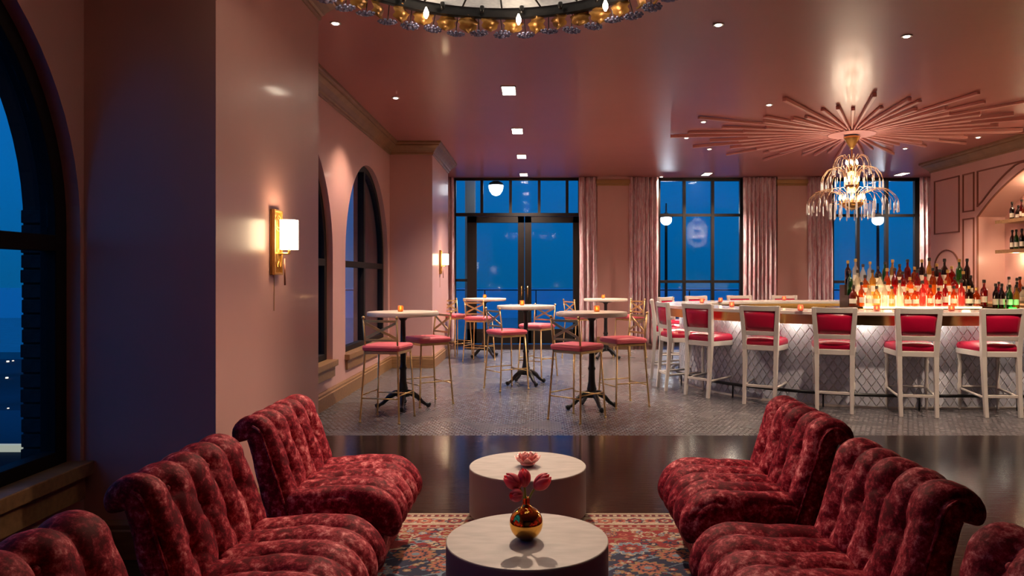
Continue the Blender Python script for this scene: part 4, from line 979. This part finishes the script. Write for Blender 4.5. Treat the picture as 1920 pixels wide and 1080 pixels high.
for i in range(int(cum[-1]/(TW/2))):
    s = TW/2*(i+.5); x, y, a = at(s)
    for j in range(8):
        z = .02+TH/2+(j-.5*(i % 2))*TH
        if z < .01 or z > 1.0: continue
        edge_ = z-TH/2 < .005 or z+TH/2 > .985
        outx, outy = -math.sin(a), math.cos(a)
        if outx*(0-x)+outy*(0-y) < 0: 
            if not (outx*(0-x)+outy*(0-y) > -.5): continue
        cand.append((math.hypot(x, y)+(100 if x*F/y+CX > 1925 else 0)+(1000 if edge_ else 0), x, y, z, a))
cand.sort(); rest = MB()
for i, (d_, x, y, z, a) in enumerate(cand):
    ti = rnd.uniform(-.02, .02); tj = rnd.uniform(-.02, .02)
    mat_ = Matrix.Translation((x, y, z)) @ Matrix.Rotation(a+ti, 4, 'Z') @ Matrix.Rotation(tj, 4, 'X')
    if i < 300:
        o = bpy.data.objects.new('tile', tm); C.objects.link(o); o.parent = bar; o.matrix_local = mat_
    elif d_ > 900:
        poly = [(hw*.97, 0), (0, hh*.97), (-hw*.97, 0), (0, -hh*.97)]; lo_, hi_ = .004-z+.02, .985-z; 
        for lim, sg in ((lo_, 1), (hi_, -1)):
            out = []
            for q0, q1 in zip(poly, poly[1:]+poly[:1]):
                i0, i1 = sg*(q0[1]-lim) >= 0, sg*(q1[1]-lim) >= 0
                if i0: out.append(q0)
                if i0 != i1: t = (lim-q0[1])/(q1[1]-q0[1]); out.append((q0[0]+(q1[0]-q0[0])*t, lim))
            poly = out
            if not poly: break
        if len(poly) > 2:
            n = len(rest.v); m = len(poly); rest.v += [tuple(mat_ @ Vector((p[0], .005, p[1]))) for p in poly]+[tuple(mat_ @ Vector((p[0], 0, p[1]))) for p in poly]; rest.f.append(tuple(n+k for k in range(m)))
            for k in range(m): rest.f.append((n+k, n+(k+1) % m, n+m+(k+1) % m, n+m+k))
    else:
        n = len(rest.v); rest.v += [tuple(mat_ @ Vector(p)) for p in vv]; rest.f += [tuple(n+k for k in f) for f in ((4, 5, 6, 7), (0, 1, 5, 4), (1, 2, 6, 5), (2, 3, 7, 6), (3, 0, 4, 7))]
if rest.v: o = rest.build('tile', M['tile'], bar); o['kind'] = 'stuff'
# foot rail
fr_ = empty('foot_rail', (0, 0, 0)); fr_.parent = bar
MB().path([(p[0], p[1], .155) for p in hs(RB+.085, n=60)], .018, 8).build('rail_tube', M['black'], fr_, smooth=True)
pth = hs(RB+.085, n=240); acc = 0; nxt = .35
for a, b in zip(pth[:-1], pth[1:]):
    acc += math.hypot(b[0]-a[0], b[1]-a[1])
    if acc > nxt: MB().tube((b[0], b[1], 0), (b[0], b[1], .155), .010, 8).build('rail_post', M['black'], fr_, smooth=True); nxt += 1.09
for k in range(10):   # under-counter strip light shining on the tile
    s = cum[-1]*0+.3+k*.72
    if s < cum[-1]: x, y, a = at(s); lamp('POINT', (x-math.sin(a)*.13, y+math.cos(a)*.13, .93), 1.8, (1, .86, .68), .04, name='bar_edge_light')
first = True; vr = votive(M['votivered'])
for u, v_, Y, lb in ((1501, 582, 8.15, 'rose glass votive on the near marble between the fourth and fifth white stools'), (1644, 582, 8.10, 'rose glass votive on the near marble left of the sixth white stool'), (1784, 582, 8.10, 'rose glass votive on the near marble right of the sixth white stool'),
                     (1372, 574, 9.2, 'rose glass votive on the rounded end of the bar, nearer one'), (1351, 566, 11.0, 'rose glass votive on the rounded end of the bar, farther one'), (1316, 567, 10.6, 'rose glass votive at the left tip of the bar'), (1470, 561, 11.8, 'amber lit votive on the far side of the bar')):
    x = (u-CX)*Y/F
    if first: vr.location = (x, Y, 1.07); vr['label'] = lb; first = False
    else: copy_tree(vr, (x, Y, 1.07), 0, lb)
    lamp('POINT', (x, Y, 1.17), .25, (1, .45, .2), .02, name='candle_light')

# ------------------------------------------------------------------ white counter stools
def whitestool():
    r = empty('white_counter_stool'); tag(r, 'x', 'bar stool', 'white wooden counter stools with crimson leather')
    def sq(P, ws): 
        mb = MB(); n = 4
        for (x, y, z), w in zip(P, ws):
            for a, b in ((-1, -1), (1, -1), (1, 1), (-1, 1)): mb.v.append((x+a*w/2, y+b*w/2, z))
        for i in range(len(P)-1):
            for k in range(4): mb.f.append((i*4+k, i*4+(k+1) % 4, (i+1)*4+(k+1) % 4, (i+1)*4+k))
        mb.f.append((3, 2, 1, 0)); m = (len(P)-1)*4; mb.f.append((m, m+1, m+2, m+3)); return mb
    for sy in (-1, 1):
        sq([(-.245, sy*.170, 0), (-.215, sy*.172, .30), (-.195, sy*.175, .62), (-.200, sy*.180, .78), (-.235, sy*.205, 1.12)], (.038, .042, .050, .052, .046)).build('leg', M['whitewood'], r, bevel=.005)
        MB().lathe([(.014, 0), (.017, .02), (.013, .04), (.016, .06), (.017, .18), (.024, .22), (.024, .27), (.017, .29), (.022, .50), (.024, .53), (.017, .55), (.024, .57), (.026, .60), (.026, .65)], 12, (.232, sy*.200, 0)).build('leg', M['whitewood'], r, smooth=True)
    MB().poly([[(-.215, -.190), (.245, -.235), (.268, -.215), (.278, 0), (.268, .215), (.245, .235), (-.215, .190)]], lambda a, b: (a, b, .615), (0, 0, .06)).build('seat_rail', M['whitewood'], r, bevel=.006)
    V, Nn, Fc = rbox(.225, .225, .05, .045, (16, 16, 6)); tp = .88+.16*(V[:, 0]+.2)/.4; z = .70+V[:, 2]*.9+np.where(V[:, 2] > 0, .028*np.clip(1-(V[:, 0]/.23)**2, 0, 1)*np.clip(1-(V[:, 1]/.23)**2, 0, 1), 0)
    m_ = MB(); m_.v = [tuple(p) for p in np.stack([V[:, 0]*1.06+.030, V[:, 1]*tp, z], -1)]; m_.f = Fc; m_.build('seat_cushion', M['redleather'], r, smooth=True)
    def bx(z): return -.200-.035*max(0, z-.78)/.34
    def by(z): return .180+.025*max(0, z-.78)/.34
    for z0, z1, nm in ((1.062, 1.125, 'top_rail'), (.785, .835, 'lower_rail')):
        m_ = MB(); n = 9
        for i in range(n):
            t = (i/(n-1)-.5)*2; y = t*(by((z0+z1)/2)+.010); cur = -.022*(1-t*t)
            arc = .010*(1-t*t)*0 if nm == 'lower_rail' else -.008*(1-t*t)
            for dx_, zz in ((-.016, z0), (.016, z0), (.016, z1+arc), (-.016, z1+arc)): m_.v.append((bx(zz)+cur+dx_, y, zz))
        for i in range(n-1):
            for k in range(4): m_.f.append((i*4+k, i*4+(k+1) % 4, (i+1)*4+(k+1) % 4, (i+1)*4+k))
        m_.f.append((0, 1, 2, 3)); m_.f.append(tuple((n-1)*4+k for k in (3, 2, 1, 0))); m_.build(nm, M['whitewood'], r, bevel=.004)
    m_ = MB(); n = 9; K = 5
    for sd in (-1, 1):
        for j in range(K):
            z = .833+(1.064-.833)*j/(K-1)
            for i in range(n):
                t = (i/(n-1)-.5)*2; y = t*(by(z)-.012); bul = .018*(1-t**4)*(1-(j/(K-1)*2-1)**4); m_.v.append((bx(z)-.022*(1-t*t)+sd*(.008+bul*.6), y, z))
    for sd in (0, 1):
        o_ = sd*n*K
        for j in range(K-1):
            for i in range(n-1): m_.f.append((o_+j*n+i, o_+j*n+i+1, o_+(j+1)*n+i+1, o_+(j+1)*n+i))
    for j in range(K-1):
        for i in (0, n-1): m_.f.append((j*n+i, (j+1)*n+i, n*K+(j+1)*n+i, n*K+j*n+i))
    for i in range(n-1):
        for j in (0, K-1): m_.f.append((j*n+i, j*n+i+1, n*K+j*n+i+1, n*K+j*n+i))
    m_.build('back_panel', M['redleather'], r, smooth=True)
    for sy in (-1, 1):
        MB().path([(-.215, sy*.172, .20), (-.05, sy*.190, .215), (.228, sy*.198, .235)], .014, 8).build('stretcher', M['whitewood'], r, smooth=True)
    MB().bar((-.222, -.17, .215), (-.222, .17, .215), .022, .030).build('stretcher', M['whitewood'], r, bevel=.004)
    MB().path([(.232+.025*(1-t*t), t*.198, .25) for t in [-1+k/4 for k in range(9)]], .014, 8).build('footrest', M['whitewood'], r, smooth=True)
    return r
s0_ = whitestool(); first = True
SL = 'white stool with crimson leather '
for x, y, f, lb in ((1.90, 10.62, (.98, -.16), 'at the far left curve of the bar, seen edge on'), (1.86, 9.58, (.99, .14), 'at the left tip of the bar, seen side on'), (2.13, 9.10, (.78, .62), 'third from the left along the curved bar front'), (2.64, 8.53, (.55, .84), 'fourth from the left along the bar front'),
                    (3.24, 8.06, (.36, .93), 'fifth from the left, behind the right velvet chairs'), (3.99, 7.86, (.22, .97), 'second from the right edge, before the lit bottles'), (4.80, 7.83, (.06, .99), 'nearest the right edge of the picture'),
                    (4.40, 12.90, (0, -1), 'across the bar, its back before the second pilaster'), (3.62, 12.88, (.1, -1), 'across the bar, second from the pilaster'), (2.86, 12.55, (.45, -.9), 'across the bar, third from the pilaster'), (2.28, 11.85, (.75, -.65), 'across the bar at the far left curve')):
    rz = math.atan2(f[1], f[0])
    if first: s0_.location = (x, y, 0); s0_.rotation_euler = (0, 0, rz); s0_['label'] = SL+lb; first = False
    else: copy_tree(s0_, (x, y, 0), rz, SL+lb)

# ------------------------------------------------------------------ bottle display in the middle of the bar
DX0, DX1 = 4.10, 6.02; DYF = 9.60
bd = empty('bottle_display', (0, 0, 0)); tag(bd, 'stepped backlit bottle display on a dark brass-edged cabinet inside the bar', 'display shelf')
MB().box(DX0-.05, DX1+.55, DYF-.02, DYF+.75, 0, .97).build('cabinet', M['darkwood'], bd, bevel=.006); MB().box(DX0-.06, DX1+.56, DYF-.035, DYF+.76, .97, 1.035).build('brass_edge', M['brass'], bd, bevel=.004)
TIER = [(DYF, 1.035, 1.060), (DYF+.17, 1.035, 1.20), (DYF+.34, 1.035, 1.34)]
for k, (y, z0, z1) in enumerate(TIER): MB().box(DX0+.14+.03*k, DX1-.24-.03*k, y+.005, y+.17, z0, z1).build('lit_step', M['litshelf'], bd, bevel=.003); MB().box(DX0+.0+.02*k, DX0+.14+.03*k, y+.005, y+.17, z0, z1).build('end_block', M['darkwood'], bd); MB().box(DX1-.24-.03*k, DX1-.10-.02*k, y+.005, y+.17, z0, z1).build('end_block', M['darkwood'], bd)
for x in (4.5, 5.0, 5.5): lamp('POINT', (x, DYF-.12, 1.22), 2.0, (1, .6, .3), .05, name='display_light')
BS = {  # body profiles (r,z), neck top; height normalised to metres
 'round': ([(.034, 0), (.038, .006), (.038, .17), (.034, .195), (.016, .225), (.0135, .235), (.0135, .285), (.016, .288), (.016, .295)], .295),
 'wine': ([(.034, 0), (.037, .006), (.037, .18), (.032, .205), (.015, .24), (.0135, .26), (.0135, .305), (.015, .31)], .31),
 'squat': ([(.040, 0), (.046, .006), (.048, .06), (.046, .13), (.030, .165), (.015, .18), (.014, .215), (.017, .218), (.017, .225)], .225),
 'flask': ([(.036, 0), (.043, .008), (.041, .10), (.036, .15), (.022, .185), (.015, .20), (.014, .245), (.017, .25)], .25)}
protos = {}
def bottle_proto(shape, colr, hasl, capc):
    k = (shape, colr, hasl, capc)
    if k in protos: return protos[k]
    prof, h = BS[shape]; me = MB().lathe(prof, 12).me('bottle'); me.materials.append(LIQ[colr])
    for p in me.polygons: p.use_smooth = True
    cp = MB().lathe([(.0175, h-.022), (.0185, h-.018), (.0185, h+.012), (.014, h+.016)], 10).me('cap'); cp.materials.append(M[capc])
    lb = None
    if hasl:
        rr = prof[2][0]+.0012; lb = MB(); n = 7
        for i in range(n):
            a = -PI/2+(i/(n-1)-.5)*2.0; lb.v += [(rr*math.cos(a), rr*math.sin(a), h*.16), (rr*math.cos(a), rr*math.sin(a), h*.40)]
        for i in range(n-1): lb.f.append((2*i, 2*i+2, 2*i+3, 2*i+1))
        lb = lb.me('label', fix=False); lb.materials.append(M['label'])
    protos[k] = (me, cp, lb); return protos[k]
CN = {'amber': 'amber spirit', 'red': 'red liqueur', 'clear': 'clear spirit', 'green': 'green glass', 'dark': 'dark brown', 'orange': 'orange aperitif', 'honey': 'honey coloured', 'pink': 'pink liqueur'}
SN = {'round': 'tall round', 'wine': 'long slim', 'squat': 'squat', 'flask': 'rounded'}
def bottle(x, y, z, shape, colr, label, group, hasl=True, capc='cap', sc_=1.):
    me, cp, lb = bottle_proto(shape, colr, hasl, capc)
    o = bpy.data.objects.new('bottle', me); C.objects.link(o); o.location = (x, y, z); o.rotation_euler = (0, 0, math.atan2(x, -(-y))*-1+rnd.uniform(-.3, .3)); o.scale = (sc_, sc_, sc_); tag(o, label, 'bottle', group)
    c = bpy.data.objects.new('cap', cp); C.objects.link(c); c.parent = o
    if lb is not None: l = bpy.data.objects.new('bottle_label', lb); C.objects.link(l); l.parent = o
def row(xs, y, z, cols, shapes, rown, group):
    for i, x in enumerate(xs):
        c = cols[i % len(cols)]; s = shapes[i % len(shapes)]
        bottle(x, y+rnd.uniform(-.012, .012), z, s, c, '%s %s bottle, %s from left, %s of lit display' % (SN[s], CN[c], ORD[i], rown), group, hasl=rnd.random() < .75, capc=rnd.choice(['cap', 'cap', 'capgold']), sc_=rnd.uniform(1.0, 1.14))
n0 = 18
row([DX0+.05+.100*i for i in range(n0)], TIER[0][0]+.08, TIER[0][2], ['amber', 'orange', 'clear', 'honey', 'clear', 'honey', 'clear', 'amber', 'orange', 'pink', 'orange', 'red', 'red', 'orange', 'pink', 'dark', 'orange', 'red'], ['squat', 'round', 'flask', 'squat', 'wine', 'flask', 'round', 'squat'], 'front row', 'bottles in the front row of the lit display')
row([DX0+.07+.100*i for i in range(17)], TIER[1][0]+.08, TIER[1][2], ['green', 'clear', 'amber', 'honey', 'clear', 'orange', 'red', 'red', 'orange', 'red', 'pink', 'amber', 'red', 'orange', 'red', 'dark', 'dark'], ['wine', 'round', 'squat', 'round', 'flask', 'wine'], 'middle row', 'bottles in the middle row of the lit display')
row([DX0+.12+.100*i for i in range(17)], TIER[2][0]+.08, TIER[2][2], ['dark', 'clear', 'clear', 'clear', 'dark', 'green', 'honey', 'amber', 'red', 'amber', 'dark', 'honey', 'dark', 'dark', 'red', 'green', 'dark'], ['round', 'wine', 'flask', 'round', 'squat'], 'back row', 'bottles in the back row of the lit display')
for i, (dx_, cl_, sh, lb) in enumerate(((-.03, 'dark', 'wine', 'tall dark wine bottle just right of the lit steps'), (.05, 'dark', 'wine', 'tall dark wine bottle with pale label left of the green glowing one'), (.15, 'green', 'round', 'glowing green bottle at the right end of the bottle display'), (.24, 'honey', 'round', 'pale honey bottle right of the glowing green one'))):
    bottle(DX1+dx_, DYF+.06, 1.035, sh, cl_, lb, 'bottles at the right end of the lit display')
gm = pbr('green_led', (.1, 1, .2), .4, emit=(.05, 1., .08), es=1.6)
tag(MB().lathe([(.045, 0), (.045, .012), (0, .013)], 16).build('green_coaster_light', gm, loc=(DX1+.15, DYF-.005, 1.035)), 'small glowing green light puck under the green bottle on the bar display', 'light')
lamp('POINT', (DX1+.15, DYF-.05, 1.10), .5, (.1, 1, .15), .02, name='green_light')

# ------------------------------------------------------------------ niche shelving on the right wall
for z, lb in ((2.31, 'upper wooden bottle shelf in the arched wall niche'), (1.83, 'lower wooden bottle shelf in the arched wall niche')):
    o = empty('niche_shelf', (RX, 0, z)); tag(o, lb, 'shelf', 'wooden shelves in the arched niche')
    MB().box(.06, .44, NY0+.15, 12.02, 0, .045).build('board', M['gold_trim'], o, bevel=.005); MB().box(.05, .06, NY0+.15, 12.03, -.005, .05).build('front_edge', M['oak'], o)
o = empty('shelf_upright', (RX+.43, 11.62, 1.05)); tag(o, 'slim vertical brass post holding the shelves in the niche', 'shelf post')
MB().box(-.02, .015, -.02, .02, 0, 1.80).build('post', M['gold_trim'], o); MB().box(-.03, .018, -.03, .03, 0, .02).build('foot', M['gold_trim'], o)
bc = empty('back_counter', (RX, 0, 0)); tag(bc, 'wooden back counter along the right wall below the arched niche', 'counter')
struct(MB().box(RX+.001, RX+.45, NY0, NY1, .95, 1.045).build('niche_ledge', M['gold_trim']), 'ledge of the arched niche')
MB().box(-.55, -.03, NY0+.05, 12.40, .975, 1.045).build('worktop', M['gold_trim'], bc, bevel=.005); MB().box(-.50, -.05, NY0+.05, 12.38, 0, .975).build('cabinet', M['darkwood'], bc, bevel=.005)
def nbot(ys, x, z, cols, shp, where, group, sc_=1.):
    for i, y in enumerate(ys):
        c = cols[i % len(cols)]; s = shp[i % len(shp)]
        bottle(x+rnd.uniform(-.04, .04), y, z, s, c, '%s %s bottle, %s from the left %s' % (SN[s], CN[c], ORD[i], where), group, capc='cap', sc_=sc_)
nbot([11.88, 11.76, 11.66, 11.55, 11.43, 11.32, 11.2, 11.08], RX+.22, 2.355, ['dark', 'dark', 'red', 'amber', 'dark'], ['round', 'squat', 'wine', 'squat'], 'on the upper niche shelf', 'bottles on the upper niche shelf', .95)
nbot([11.90, 11.78, 11.68, 11.57, 11.46, 11.35, 11.23, 11.1], RX+.22, 1.875, ['dark', 'green', 'clear', 'dark', 'amber'], ['wine', 'wine', 'round'], 'on the lower niche shelf', 'bottles on the lower niche shelf')
nbot([12.0, 11.88, 11.77, 11.66, 11.55, 11.44, 11.33, 11.2, 11.08], RX+.05, 1.045, ['dark', 'red', 'dark', 'clear', 'amber', 'dark', 'clear'], ['squat', 'round', 'squat', 'flask'], 'on the back counter', 'bottles on the back counter, front row', 1.05)
nbot([11.93, 11.80, 11.68, 11.55, 11.42, 11.3, 11.18], RX+.25, 1.045, ['clear', 'clear', 'amber', 'clear'], ['wine', 'round'], 'at the rear of the back counter', 'bottles on the back counter, rear row', 1.25)
o = MB().box(RX+.40, RX+.43, NY0+.4, 12.0, 3.0, 3.02)
for y in (12.1, 11.4, 10.6, 9.8): lamp('POINT', (RX+.30, y, 2.75 if y > 12 else 2.95), 13, (1, .75, .45), .04, name='niche_light')
for y in (11.9, 11.2, 10.3): lamp('POINT', (RX+.30, y, 1.75), 5, (1, .75, .45), .04, name='niche_light')

# unseen lamps outside the frame: chair spot under the ring, room fill at right
lamp('SPOT', (-.1, 4.1, 3.02), 44, WARM, .08, 92, .5, (-.1, 4.0, 0), 'ring_downlight')
for x, y, p in ((5.6, 4.8, 40),): lamp('SPOT', (x, y, CEIL-.05), p, WARM, .08, 110, .8, (x, y, 0), 'downlight')
